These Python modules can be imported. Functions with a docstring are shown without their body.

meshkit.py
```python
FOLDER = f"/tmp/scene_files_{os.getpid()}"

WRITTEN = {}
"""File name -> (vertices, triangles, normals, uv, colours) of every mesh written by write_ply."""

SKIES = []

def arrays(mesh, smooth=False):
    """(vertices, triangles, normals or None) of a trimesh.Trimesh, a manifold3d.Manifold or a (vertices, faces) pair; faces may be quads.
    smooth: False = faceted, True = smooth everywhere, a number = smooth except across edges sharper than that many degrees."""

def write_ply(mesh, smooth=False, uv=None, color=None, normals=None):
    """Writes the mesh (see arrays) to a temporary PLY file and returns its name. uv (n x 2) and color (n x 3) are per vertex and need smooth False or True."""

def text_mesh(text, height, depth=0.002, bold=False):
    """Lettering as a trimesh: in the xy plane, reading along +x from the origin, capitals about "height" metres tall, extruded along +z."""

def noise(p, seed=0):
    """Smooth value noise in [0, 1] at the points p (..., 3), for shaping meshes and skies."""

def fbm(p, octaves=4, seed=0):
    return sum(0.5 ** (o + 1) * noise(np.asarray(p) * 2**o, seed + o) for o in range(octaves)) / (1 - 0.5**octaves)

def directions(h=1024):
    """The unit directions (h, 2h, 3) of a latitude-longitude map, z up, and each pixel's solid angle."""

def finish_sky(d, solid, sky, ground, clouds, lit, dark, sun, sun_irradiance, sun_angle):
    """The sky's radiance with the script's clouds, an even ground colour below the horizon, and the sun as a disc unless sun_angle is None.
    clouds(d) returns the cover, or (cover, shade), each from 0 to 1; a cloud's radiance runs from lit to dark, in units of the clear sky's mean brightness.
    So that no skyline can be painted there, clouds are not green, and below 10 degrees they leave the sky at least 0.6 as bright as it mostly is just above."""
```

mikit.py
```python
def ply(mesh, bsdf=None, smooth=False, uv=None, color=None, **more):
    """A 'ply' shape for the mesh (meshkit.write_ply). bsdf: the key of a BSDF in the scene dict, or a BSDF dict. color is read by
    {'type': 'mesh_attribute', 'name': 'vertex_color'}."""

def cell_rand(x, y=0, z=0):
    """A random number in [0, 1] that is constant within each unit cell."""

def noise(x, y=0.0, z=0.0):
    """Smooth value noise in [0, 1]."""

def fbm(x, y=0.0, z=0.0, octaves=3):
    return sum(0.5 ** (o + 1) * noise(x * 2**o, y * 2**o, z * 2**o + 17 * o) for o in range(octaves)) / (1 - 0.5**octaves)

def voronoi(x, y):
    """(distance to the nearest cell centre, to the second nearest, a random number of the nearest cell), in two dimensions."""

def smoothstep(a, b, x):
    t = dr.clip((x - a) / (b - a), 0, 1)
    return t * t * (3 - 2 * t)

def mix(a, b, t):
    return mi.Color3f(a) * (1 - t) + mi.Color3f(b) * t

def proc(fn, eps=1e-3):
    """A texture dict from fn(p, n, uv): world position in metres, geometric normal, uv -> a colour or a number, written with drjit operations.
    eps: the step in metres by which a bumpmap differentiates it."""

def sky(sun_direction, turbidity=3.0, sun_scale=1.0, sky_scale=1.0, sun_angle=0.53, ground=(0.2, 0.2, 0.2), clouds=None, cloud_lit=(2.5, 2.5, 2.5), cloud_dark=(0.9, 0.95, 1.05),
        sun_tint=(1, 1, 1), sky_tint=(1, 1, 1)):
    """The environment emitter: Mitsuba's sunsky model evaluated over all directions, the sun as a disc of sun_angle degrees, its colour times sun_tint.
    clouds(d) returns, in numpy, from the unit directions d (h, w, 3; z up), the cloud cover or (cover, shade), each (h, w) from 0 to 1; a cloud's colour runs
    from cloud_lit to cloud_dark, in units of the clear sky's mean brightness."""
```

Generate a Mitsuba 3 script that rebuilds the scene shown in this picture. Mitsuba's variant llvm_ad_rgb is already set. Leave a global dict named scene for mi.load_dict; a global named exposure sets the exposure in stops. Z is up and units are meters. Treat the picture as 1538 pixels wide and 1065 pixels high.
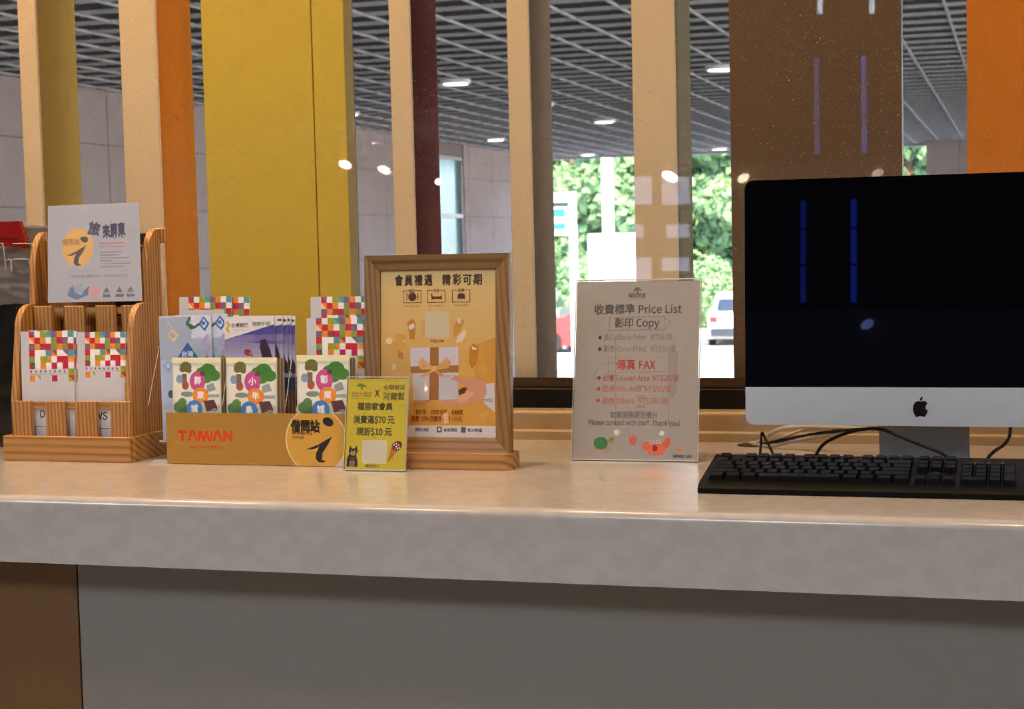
import math, glob, random
import numpy as np, trimesh, mitsuba as mi, drjit as dr, mikit, meshkit
import shapely
from shapely.geometry import Polygon, LineString, Point, box as sbox
from shapely import affinity
from PIL import Image, ImageDraw, ImageFont

T = mi.ScalarTransform4f
scene, labels = {}, {}
rng = np.random.default_rng(7)

# ------------------------------------------------------------------ camera, sky, exposure
EYE = np.array([0.0, 0.0, 1.42])
YAW, PITCH, ROLL, FPX, PW, PH = 0.2962, 0.0685, -0.0234, 2500.0, 1538, 1065
FW = np.array([-math.sin(YAW) * math.cos(PITCH), math.cos(YAW) * math.cos(PITCH), -math.sin(PITCH)])
R0 = np.array([math.cos(YAW), math.sin(YAW), 0.0])
U0 = np.cross(R0, FW)
RT = math.cos(ROLL) * R0 + math.sin(ROLL) * U0
UP = -math.sin(ROLL) * R0 + math.cos(ROLL) * U0
scene['camera'] = {'type': 'thinlens', 'fov': math.degrees(2 * math.atan(PW / 2 / FPX)), 'fov_axis': 'x', 'aperture_radius': 0.0024, 'focus_distance': 2.62,
                   'near_clip': 0.05, 'far_clip': 500.0,
                   'to_world': T().look_at(origin=EYE.tolist(), target=(EYE + FW).tolist(), up=UP.tolist())}
scene['sky'] = mikit.sky((0.35, -0.55, 0.76), turbidity=4.0, sun_scale=6.0, sky_scale=8.0, ground=(0.3, 0.3, 0.28))
exposure = 2.45
WARM, COOL = (1.0, 0.67, 0.37), (0.76, 0.87, 1.0)
COUNTER_LAMP, LOBBY_FILL = 120.0, 4.6


def lin(c):
    c = np.asarray(c, float) / 255.0
    return np.where(c < 0.04045, c / 12.92, ((c + 0.055) / 1.055) ** 2.4)


def on_y(px, py, y):
    """The point of the plane at depth y that the photograph shows at a pixel (used to measure where things stand)."""
    d = RT * (px - PW / 2) / FPX - UP * (py - PH / 2) / FPX + FW
    return EYE + d * (y / d[1])


# ------------------------------------------------------------------ materials
def plastic(name, c, alpha=0.15, ior=1.5):
    scene[name] = {'type': 'twosided', 'bsdf': {'type': 'roughplastic', 'diffuse_reflectance': c if isinstance(c, dict) else {'type': 'rgb', 'value': list(map(float, c))},
                                                'alpha': alpha, 'int_ior': ior, 'nonlinear': True}}


def matte(name, c):
    scene[name] = {'type': 'twosided', 'bsdf': {'type': 'diffuse', 'reflectance': c if isinstance(c, dict) else {'type': 'rgb', 'value': list(map(float, c))}}}


def wood(along, light, dark, f=1.0):
    def fn(p, n, uv):
        a, b, c = (p.x, p.y, p.z) if along == 'z' else (p.z, p.y, p.x)
        w = mikit.fbm(a * 9 * f, b * 9 * f, c * 1.6 * f) * 3.0
        s = 0.5 + 0.5 * dr.sin((a * 1.0 + b * 0.7) * 900 * f + w * 9.0)
        g = mikit.noise(a * 900, b * 900, c * 40)
        t = dr.clip(0.85 * s * s * (0.4 + 0.9 * mikit.noise(a * 60, b * 60, c * 3)) + 0.2 * g, 0, 1)
        return mikit.mix(light, dark, t)
    return mikit.proc(fn)


def stone_fn(p, n, uv):
    a = mikit.fbm(p.x * 55, p.y * 55, p.z * 55, 4)
    b = mikit.noise(p.x * 160, p.y * 160, p.z * 160)
    return mikit.mix((0.625, 0.585, 0.555), (0.68, 0.645, 0.615), mikit.smoothstep(0.3, 0.7, a) * 0.75 + b * 0.25)


plastic('counter_stone', mikit.proc(stone_fn), 0.035)
plastic('front_laminate', (0.41, 0.375, 0.335), 0.25)
plastic('pine_upright', wood('z', (0.74, 0.46, 0.16), (0.42, 0.18, 0.035)), 0.25)
plastic('pine_flat', wood('x', (0.74, 0.46, 0.17), (0.44, 0.20, 0.045), 0.45), 0.25)
plastic('walnut_flat', wood('x', (0.48, 0.29, 0.10), (0.27, 0.13, 0.035), 0.5), 0.22)
plastic('walnut_upright', wood('z', (0.48, 0.29, 0.10), (0.30, 0.15, 0.042), 0.7), 0.22)
plastic('maple_panel', wood('z', (0.30, 0.155, 0.055), (0.285, 0.145, 0.05), 0.25), 0.3)
plastic('sill_cream', (0.62, 0.49, 0.32), 0.2)
plastic('frame_dark', (0.008, 0.006, 0.005), 0.3, 1.3)
matte('bead_brown', (0.030, 0.020, 0.015))
scene['window_glass'] = {'type': 'thindielectric', 'int_ior': 1.5}
scene['acrylic_clear'] = {'type': 'thindielectric', 'int_ior': 1.04}
scene['acrylic'] = {'type': 'thindielectric', 'int_ior': 1.3}
plastic('acrylic_edge', (0.72, 0.72, 0.70), 0.1)
for nm, c in dict(fin_cream=(0.82, 0.68, 0.46),
                  panel_yellow=(0.72, 0.57, 0.075), panel_brown=(0.18, 0.10, 0.042), panel_orange=(0.78, 0.28, 0.003), panel_side=(0.26, 0.15, 0.085)).items():
    plastic(nm, c, 0.5, 1.35)
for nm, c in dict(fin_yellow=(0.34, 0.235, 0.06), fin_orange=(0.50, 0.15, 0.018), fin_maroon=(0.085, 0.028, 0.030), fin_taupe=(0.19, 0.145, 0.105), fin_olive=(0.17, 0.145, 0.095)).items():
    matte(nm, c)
matte('room_wall', (0.55, 0.47, 0.38)); matte('room_ceiling', (0.42, 0.40, 0.37)); matte('room_floor', (0.42, 0.38, 0.34)); matte('partition_paint', (0.18, 0.13, 0.085)); matte('added_band_paint', (0.30, 0.24, 0.17))
matte('porch_deck', (0.055, 0.054, 0.053)); matte('porch_slat', (0.36, 0.36, 0.365)); matte('porch_rail', (0.40, 0.41, 0.44))


def tile_fn(p, n, uv):
    a = mikit.fbm(p.x * 2, p.y * 2, p.z * 2, 4)
    return mikit.mix((0.27, 0.22, 0.21), (0.36, 0.31, 0.30), a)


matte('stone_tile', mikit.proc(tile_fn)); matte('stone_joint', (0.20, 0.17, 0.16))


def road_fn(p, n, uv):
    return mikit.mix((0.36, 0.36, 0.35), (0.48, 0.48, 0.46), mikit.fbm(p.x * 0.6, p.y * 0.6, 0.0, 4))


matte('road', mikit.proc(road_fn))


def leaf_fn(p, n, uv):
    a = mikit.fbm(p.x * 0.5, p.y * 0.5, p.z * 0.5, 3)
    b = mikit.noise(p.x * 5, p.y * 5, p.z * 5)
    return mikit.mix((0.105, 0.195, 0.095), (0.185, 0.305, 0.16), dr.clip(a * 0.7 + b * 0.4, 0, 1))


scene['leaf'] = {'type': 'principledthin', 'base_color': mikit.proc(leaf_fn), 'roughness': 0.6, 'diff_trans': 0.7, 'eta': 1.4}
matte('bark', (0.12, 0.08, 0.05)); matte('white_paint', (0.75, 0.76, 0.78)); matte('sign_teal', (0.02, 0.10, 0.14))
plastic('car_white', (0.72, 0.73, 0.75), 0.08); plastic('car_silver', (0.38, 0.42, 0.46), 0.08); plastic('car_red', (0.4, 0.03, 0.03), 0.08); plastic('car_glass', (0.02, 0.035, 0.06), 0.05)
matte('rubber', (0.02, 0.02, 0.02)); plastic('lamp_red', (0.5, 0.02, 0.02), 0.1); plastic('door_glass', (0.30, 0.52, 0.55), 0.05); plastic('metal_grey', (0.42, 0.43, 0.45), 0.2)
scene['aluminium'] = {'type': 'twosided', 'bsdf': {'type': 'principled', 'base_color': {'type': 'rgb', 'value': [0.53, 0.57, 0.63]}, 'metallic': 0.55, 'roughness': 0.42}}
scene['shaded_aluminium'] = {'type': 'twosided', 'bsdf': {'type': 'principled', 'base_color': {'type': 'rgb', 'value': [0.27, 0.26, 0.25]}, 'metallic': 0.6, 'roughness': 0.4}}  # the stand's aluminium, darkened to carry the shade behind the screen
scene['screen_black'] = {'type': 'twosided', 'bsdf': {'type': 'plastic', 'diffuse_reflectance': {'type': 'rgb', 'value': [0.0012, 0.0012, 0.0014]},
                                                      'specular_reflectance': {'type': 'rgb', 'value': [0.18, 0.28, 1.0]}, 'int_ior': 1.6}}
plastic('logo_black', (0.004, 0.004, 0.004), 0.1); plastic('keyboard_black', (0.005, 0.0045, 0.004), 0.35, 1.2); plastic('key_black', (0.004, 0.004, 0.0045), 0.3, 1.22)
plastic('cable_black', (0.006, 0.0055, 0.0055), 0.4, 1.25); plastic('cable_white', (0.66, 0.60, 0.50), 0.3)
plastic('paper', (0.82, 0.81, 0.83), 0.3); plastic('sleeve_paper', (0.74, 0.74, 0.79), 0.2); plastic('paper_warm', (0.57, 0.52, 0.48), 0.3); plastic('map_paper', (0.80, 0.79, 0.72), 0.2)
plastic('blue_paper', (0.62, 0.68, 0.79), 0.25); plastic('photo_paper', (0.60, 0.60, 0.62), 0.2); plastic('yellow_paper', (0.76, 0.66, 0.015), 0.2); plastic('poster_paper', (0.62, 0.47, 0.22), 0.2)
plastic('orange_card', (0.66, 0.41, 0.075), 0.25); plastic('card_dark', (0.09, 0.06, 0.045), 0.4)
plastic('bag_black', (0.012, 0.015, 0.016), 0.10); plastic('bag_silver', (0.27, 0.24, 0.22), 0.18); plastic('clip_red', (0.42, 0.008, 0.006), 0.15); plastic('wire_white', (0.62, 0.60, 0.58), 0.2)
plastic('hole_dark', (0.10, 0.05, 0.02), 0.4); matte('speck', (0.38, 0.36, 0.33))
scene['print'] = {'type': 'twosided', 'bsdf': {'type': 'principled', 'base_color': {'type': 'mesh_attribute', 'name': 'vertex_color'}, 'roughness': 0.4, 'specular': 0.4}}
matte('lamp_body', (0.55, 0.55, 0.54))


# ------------------------------------------------------------------ helpers
def uniq(key):
    if key not in scene and key not in labels:
        return key
    k = 1
    while f'{key}_{k:03d}' in scene or f'{key}_{k:03d}' in labels:
        k += 1
    return f'{key}_{k:03d}'


def thing(name, label, cat, group=None):
    key = uniq(name)
    labels[key] = {'label': label, 'category': cat}
    if group:
        labels[key]['group'] = group
    return key


def part(parent, name, mesh, bsdf, smooth=False, label=None, kind=None, **kw):
    key = uniq(f'{parent}__{name}' if parent else name)
    scene[key] = mikit.ply(mesh, bsdf, smooth, **kw)
    if label or kind:
        labels[key] = {**({'label': label} if label else {}), **({'kind': kind} if kind else {})}
    else:
        labels.setdefault(key, {})
    return key


def single(name, mesh, bsdf, label, cat, group=None, smooth=False, **kw):
    key = thing(name, label, cat, group)
    scene[key] = mikit.ply(mesh, bsdf, smooth, **kw)
    return key


def struct(name, mesh, bsdf, smooth=False):
    scene[name] = mikit.ply(mesh, bsdf, smooth)
    labels[name] = {'kind': 'structure'}
    return name


def cat(*ms):
    return trimesh.util.concatenate([m for m in ms])


def bx(x0, x1, y0, y1, z0, z1, b=0.0):
    """A box, its edges chamfered by b."""
    if b <= 0:
        m = trimesh.creation.box((x1 - x0, y1 - y0, z1 - z0))
        m.apply_translation(((x0 + x1) / 2, (y0 + y1) / 2, (z0 + z1) / 2))
        return m
    h = np.array([x1 - x0, y1 - y0, z1 - z0]) / 2
    pts = []
    for s in np.ndindex(2, 2, 2):
        sg = np.array(s) * 2 - 1
        for k in range(3):
            q = h - b
            q[k] = h[k]
            pts.append(sg * q)
    m = trimesh.convex.convex_hull(np.array(pts))
    m.apply_translation(((x0 + x1) / 2, (y0 + y1) / 2, (z0 + z1) / 2))
    return m


def extrude(poly, depth):
    return trimesh.creation.extrude_polygon(poly, depth, engine='earcut')


def placed(m, O, U, V):
    """A mesh made in (u, v, n) coordinates, put at O with axes U, V and U x V."""
    U, V = np.asarray(U, float), np.asarray(V, float)
    M = np.eye(4)
    M[:3, 0], M[:3, 1], M[:3, 2], M[:3, 3] = U, V, np.cross(U, V), O
    m = m.copy()
    m.apply_transform(M)
    return m


def side_profile(poly, x0, x1):
    """Extrudes a (y, z) outline from x0 to x1."""
    m = extrude(poly, x1 - x0)
    M = np.array([[0, 0, 1, x0], [1, 0, 0, 0], [0, 1, 0, 0], [0, 0, 0, 1.0]])
    m.apply_transform(M)
    return m


def tube(points, r, n=10, steps=12):
    p = np.asarray(points, float)
    q = []
    e = np.vstack([2 * p[0] - p[1], p, 2 * p[-1] - p[-2]])
    for i in range(1, len(e) - 2):
        for t in np.linspace(0, 1, steps, endpoint=False):
            q.append(0.5 * (2 * e[i] + (e[i + 1] - e[i - 1]) * t + (2 * e[i - 1] - 5 * e[i] + 4 * e[i + 1] - e[i + 2]) * t * t + (3 * e[i] - e[i - 1] - 3 * e[i + 1] + e[i + 2]) * t ** 3))
    q = np.array(q + [p[-1]])
    tan = np.gradient(q, axis=0)
    tan /= np.linalg.norm(tan, axis=1, keepdims=True)
    ref = np.array([0.13, 0.21, 0.97])
    if abs(tan.mean(0) @ ref) > 0.8 * np.linalg.norm(tan.mean(0)):
        ref = np.array([0.9, 0.3, 0.1])
    a = np.cross(tan, ref); a /= np.linalg.norm(a, axis=1, keepdims=True)
    b = np.cross(tan, a)
    th = np.linspace(0, 2 * np.pi, n, endpoint=False)
    v = (q[:, None] + r * (np.cos(th)[None, :, None] * a[:, None] + np.sin(th)[None, :, None] * b[:, None])).reshape(-1, 3)
    f = []
    for i in range(len(q) - 1):
        for k in range(n):
            k2 = (k + 1) % n
            f += [[i * n + k, i * n + k2, (i + 1) * n + k2], [i * n + k, (i + 1) * n + k2, (i + 1) * n + k]]
    for i, s in ((0, 1), (len(q) - 1, -1)):
        v = np.vstack([v, q[i]])
        for k in range(n):
            f.append([i * n + k, i * n + (k + 1) % n, len(v) - 1][::-s])
    return trimesh.Trimesh(v, f, process=False)


def disk_down(x, y, z, r, n=28):
    th = np.linspace(0, 2 * np.pi, n, endpoint=False)
    v = np.vstack([np.stack([x + r * np.cos(th), y + r * np.sin(th), 0 * th + z], 1), [[x, y, z]]])
    return trimesh.Trimesh(v, [[(k + 1) % n, k, n] for k in range(n)], process=False)


def ring_can(x, y, z, r0, r1, h, n=28):
    """A short open tube (inner radius r0, outer r1, height h up from z)."""
    m = trimesh.creation.annulus(r0, r1, h, sections=n)
    m.apply_translation((x, y, z + h / 2))
    return m


# ------------------------------------------------------------------ flat print
CJK = glob.glob('/opt/blender-*/*/datafiles/fonts/Noto Sans CJK Regular.woff2')[0]
FONTS, GLYPHS = {}, {}


def text_shape(s, bold=0, res=56):
    """The outline of a line of lettering, capitals about 1 high, from the origin."""
    if (s, bold, res) in GLYPHS:
        return GLYPHS[s, bold, res]
    f = FONTS.setdefault(res, ImageFont.truetype(CJK, res))
    x0, y0, x1, y1 = f.getbbox(s, anchor='ls', stroke_width=bold)
    im = Image.new('L', (x1 - x0 + 8, y1 - y0 + 8))
    ImageDraw.Draw(im).text((4 - x0, 4 - y0), s, 255, f, anchor='ls', stroke_width=bold)
    on = np.pad(np.asarray(im) > 110, ((0, 0), (1, 1))).astype(np.int8)
    rows, st = np.nonzero(np.diff(on, axis=1) == 1)
    en = np.nonzero(np.diff(on, axis=1) == -1)[1]
    g = shapely.union_all(shapely.box(st, -rows - 1, en, -rows)).buffer(0.45, quad_segs=2).buffer(-0.45, quad_segs=2).simplify(0.55)
    k = 1 / (0.73 * res)
    g = affinity.affine_transform(g, [k, 0, 0, k, (x0 - 4) * k, (4 - y0) * k])
    GLYPHS[s, bold, res] = g
    return g


class Print:
    """Flat printing on a sheet: coloured shapes in sheet coordinates (metres from the lower left corner), later ones on top."""
    def __init__(self):
        self.v, self.f, self.c, self.n, self.layer = [], [], [], 0, 0

    def add(self, g, col, lift=None):
        for p in getattr(g, 'geoms', [g]):
            if p.is_empty or p.geom_type != 'Polygon' or p.area < 1e-10:
                continue
            v, f = trimesh.creation.triangulate_polygon(p, engine='earcut')
            self.v.append(np.column_stack([v, np.full(len(v), 0.00025 + 0.00006 * self.layer)]))
            self.f.append(np.asarray(f) + self.n)
            self.c.append(np.tile(lin(col), (len(v), 1)))
            self.n += len(v)
        return self

    def up(self):
        self.layer += 1
        return self

    def rect(self, x0, y0, x1, y1, col):
        return self.add(sbox(min(x0, x1), min(y0, y1), max(x0, x1), max(y0, y1)), col)

    def poly(self, pts, col):
        return self.add(Polygon(pts).buffer(0), col)

    def oval(self, x, y, rx, ry, col, rot=0):
        return self.add(affinity.rotate(affinity.scale(Point(x, y).buffer(1, quad_segs=8), rx, ry, origin=(x, y)), rot, origin=(x, y)), col)

    def line(self, pts, w, col):
        return self.add(LineString(pts).buffer(w / 2, cap_style=2, quad_segs=4), col)

    def frame(self, x0, y0, x1, y1, w, col):
        return self.add(sbox(x0, y0, x1, y1).difference(sbox(x0 + w, y0 + w, x1 - w, y1 - w)), col)

    def text(self, s, x, y, h, col, anchor='l', width=None, bold=0, res=56, rot=0):
        g = text_shape(s, bold, res)
        b = g.bounds
        sx = h if width is None else width / (b[2] - b[0])
        g = affinity.affine_transform(g, [sx, 0, 0, h, 0, 0])
        b = g.bounds
        dx = x - (b[0] if anchor == 'l' else (b[0] + b[2]) / 2)
        g = affinity.translate(g, dx, y)
        if rot:
            g = affinity.rotate(g, rot, origin=(x, y))
        return self.add(g, col)

    def build(self, parent, O, U, V, name='print', label=None):
        m = trimesh.Trimesh(np.vstack(self.v), np.vstack(self.f), process=False)
        return part(parent, name, placed(m, O, U, V), 'print', color=np.vstack(self.c), label=label)


X, Y, Z = np.eye(3)


def leaning(deg, roll=0.0):
    """Axes of an upright sheet facing the room: tilted back by deg, turned in its plane by roll degrees."""
    a, r = math.radians(deg), math.radians(roll)
    V = np.array([0, math.sin(a), math.cos(a)])
    return math.cos(r) * X + math.sin(r) * V, -math.sin(r) * X + math.cos(r) * V


def sheet(w, h, t):
    return bx(0, w, 0, h, -t, 0)


# ------------------------------------------------------------------ the room
CT = 1.05                                   # height of the worktop
RC = 3.3                                    # height of the room's ceiling
struct('floor', bx(-14, 5, -25, 3.0, -0.1, 0), 'room_floor')
struct('wall_back', bx(-14.1, 5.1, -25.2, -25, 0, RC), 'room_wall')
struct('wall_left', bx(-14.2, -14, -25.2, 3.0, 0, RC), 'room_wall')
struct('wall_right', bx(5, 5.2, -25.2, 3.0, 0, RC), 'room_wall')
struct('wall_front', cat(bx(-14.2, -4.6, 2.99, 3.2, -0.1, RC), bx(2.6, 5.2, 2.99, 3.2, -0.1, RC), bx(-4.6, 2.6, 3.0, 3.06, -0.1, 1.104), bx(-4.6, 2.6, 2.99, 3.2, 2.75, RC)), 'room_wall')
SZ = 2.75                                   # height of the soffit over the counter
LAMPS = [(-2.05, 2.42, 1.0), (-0.95, 2.42, 0.60), (0.25, 2.42, 0.40), (-1.5, 1.45, 0.36), (0.0, 1.45, 0.26)]
FILL_PANELS = [(-3.6, -0.9), (-1.0, -1.4), (1.6, -1.4)]  # cool fill lights added in place of daylight from behind the camera
FAR_FILL = [(-11.5, -23.2), (-7.5, -23.2), (-3.5, -23.2)]  # unseen lamps added to brighten the far wall mirrored in the glass
hole = sbox(-14.2, -25.2, 5.2, 3.2)
for x, y in FILL_PANELS:
    hole = hole.difference(sbox(x - 0.5, y - 0.5, x + 0.5, y + 0.5))
for x, y in FAR_FILL:
    hole = hole.difference(Point(x, y).buffer(0.12))
so = sbox(-14, 0.8, 5, 2.99)
for x, y, k in LAMPS:
    so = so.difference(Point(x, y).buffer(0.075))
so = extrude(so, 0.02); so.apply_translation((0, 0, SZ))
struct('ceiling_soffit', cat(so, bx(-14, 5, 0.78, 0.8, SZ, RC), bx(-14, 5, 0.8, 2.99, SZ + 0.15, SZ + 0.2)), 'room_ceiling')
ce = extrude(hole, 0.02); ce.apply_translation((0, 0, RC))
struct('ceiling', cat(ce, bx(-14.2, 5.2, -25.2, 3.2, RC + 0.3, RC + 0.4)), 'room_ceiling')
struct('trim_beam', bx(-14, 5, -25, -24.2, 2.80, RC), 'room_ceiling')


def lamp(key, mesh, name, colour, power, weight=1.0, bsdf='lamp_body'):
    k = part(key, name, mesh, bsdf)
    scene[k]['emitter'] = {'type': 'area', 'radiance': {'type': 'rgb', 'value': [float(c) * power for c in colour]}, 'sampling_weight': weight}
    return k


for (x, y, k), w in zip(LAMPS, ('over the left end of the counter near the window', 'over the middle of the counter near the window', 'over the right end of the counter near the window', 'in front of the counter at the left', 'in front of the counter at the right')):
    t = thing('ceiling_downlight', f'recessed warm ceiling downlight {w}', 'ceiling light')
    part(t, 'can', ring_can(x, y, SZ, 0.07, 0.075, 0.06), 'lamp_body')
    lamp(t, disk_down(x, y, SZ + 0.03, 0.066), 'lens', WARM, COUNTER_LAMP * k, 3.0)
for (x, y), w in zip(FILL_PANELS, ('left', 'middle', 'right')):
    t = thing('added_fill_panel', f'square cool fill panel added in the lobby ceiling for daylight, the {w} one', 'ceiling light')
    part(t, 'frame', cat(bx(x - .5, x + .5, y - .5, y - .47, RC, RC + .06), bx(x - .5, x + .5, y + .47, y + .5, RC, RC + .06), bx(x - .5, x - .47, y - .47, y + .47, RC, RC + .06),
                         bx(x + .47, x + .5, y - .47, y + .47, RC, RC + .06)), 'lamp_body')
    pm = trimesh.Trimesh([[x - .47, y - .47, RC + .03], [x + .47, y - .47, RC + .03], [x + .47, y + .47, RC + .03], [x - .47, y + .47, RC + .03]], [[0, 2, 1], [0, 3, 2]], process=False)
    lamp(t, pm, 'diffuser', COOL, LOBBY_FILL, 3.0)
for (x, y), w in zip(FAR_FILL, ('left', 'middle', 'right')):
    t = thing('ceiling_downlight', f'recessed fill light added to brighten the far lobby wall, the {w} one', 'ceiling light')
    part(t, 'can', ring_can(x, y, RC, 0.115, 0.12, 0.06), 'lamp_body')
    lamp(t, disk_down(x, y, RC + 0.04, 0.11), 'lens', WARM, 420, 0.3)

# small globes hanging in the lobby, seen only as bright ovals mirrored in the glass
for i, (px, py, d, w) in enumerate([(517, 247, 25, 'leftmost'), (576, 255, 25, 'second'), (1005, 265, 20, 'third'), (657, 273, 28, 'small faint')]):
    q = on_y(px, py, d)
    c = np.array([q[0], 6.04 - q[1], q[2]])
    t = thing('lobby_globe_lamp', f'small glowing oval lamp hanging in the lobby, {w} in the window reflection', 'lamp')
    g = trimesh.creation.icosphere(3, 1.0); g.apply_scale((0.105 if i < 3 else 0.05, 0.105, 0.06)); g.apply_transform(trimesh.transformations.rotation_matrix(math.radians(25), (0, 1, 0))); g.apply_translation(c)
    lamp(t, g, 'globe', (1.0, 0.85, 0.62), 9.0, 0.2)
    part(t, 'stem', bx(c[0] - .006, c[0] + .006, c[1] - .006, c[1] + .006, c[2] + .05, RC), 'lamp_body')
struct('trim_added_band', bx(-2.12, 4.9, -5.998, -5.99, 0, 1.93), 'added_band_paint')  # pale panel added to give the light band mirrored in the glass
# partition behind the camera with added glow strips and two wall lamps, mirrored in screen and glass
struct('wall_partition', bx(-2.1, 4.9, -6.2, -6.0, 0, RC), 'partition_paint')
for x, w, z0, z1 in ((-1.34, 'left', 2.97, 3.27), (-0.98, 'right', 2.95, 3.27)):  # glowing strips added for daylight gaps mirrored high in the glass
    t = thing('added_glow_strip', f'{w} narrow strip added high on the partition for daylight gaps, mirrored over the brown panel', 'light strip')
    part(t, 'channel', bx(x - .026, x + .026, -6.0, -5.985, z0 - .01, z1 + .01), 'partition_paint')
    lamp(t, bx(x - .018, x + .018, -5.985, -5.98, z0, z1), 'tube', (.6, .8, 1.0), 1.2, 0.2)
for x, w, k in ((-1.37, 'left', .16), (-1.04, 'right', .27)):  # blue glow added to make the streaks mirrored in the screen
    t = thing('added_blue_strip', f'{w} slim blue strip added on the partition for streaks mirrored in the monitor', 'light strip')
    part(t, 'channel', bx(x - .026, x + .026, -6.0, -5.985, 1.97, 2.67), 'partition_paint')
    for z0, z1 in ((1.98, 2.22), (2.235, 2.46), (2.475, 2.66)):
        lamp(t, bx(x - .018, x + .018, -5.985, -5.98, z0, z1), 'tube', (.10, .20, 1.0), k, 0.1)
for px, py, k in ((1113, 267, 2.2), (1316, 260, 0.65)):
    q = on_y(px, py, 11.9)
    t = thing('wall_lamp', f'small warm oval wall lamp mirrored above the monitor, {"left" if px < 1200 else "right"} one of the pair', 'lamp')
    g = trimesh.creation.icosphere(3, 1.0); g.apply_scale((0.045, 0.03, 0.03)); g.apply_transform(trimesh.transformations.rotation_matrix(math.radians(-30), (0, 1, 0))); g.apply_translation((q[0], -5.93, q[2]))
    lamp(t, g, 'globe', (1.0, 0.85, 0.6), k, 0.2)
    part(t, 'bracket', bx(q[0] - .012, q[0] + .012, -5.99, -5.94, q[2] - .012, q[2] + .012), 'lamp_body')
# small daylit windows in the far lobby wall
for i, (px0, px1, py0, py1) in enumerate([(945, 979, 262, 310), (990, 1036, 262, 310), (945, 967, 334, 360), (997, 1036, 334, 360), (945, 979, 384, 430), (990, 1036, 384, 412)]):
    a, b = on_y(px0, py1, 30.9), on_y(px1, py0, 30.9)
    t = thing('lobby_window', f'small daylit window mirrored in the glass, {("top", "middle", "bottom")[i // 2]} row {("left", "right")[i % 2]}', 'window')
    lamp(t, bx(a[0] + .03, b[0] - .03, -25.0, -24.96, a[2] + .03, b[2] - .03), 'pane', (0.62, 0.72, 1.0), 0.55, 0.1)
    part(t, 'frame', cat(bx(a[0], b[0], -25.0, -24.92, a[2], a[2] + .03), bx(a[0], b[0], -25.0, -24.92, b[2] - .03, b[2]), bx(a[0], a[0] + .03, -25.0, -24.92, a[2] + .03, b[2] - .03),
                          bx(b[0] - .03, b[0], -25.0, -24.92, a[2] + .03, b[2] - .03)), 'metal_grey')

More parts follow.
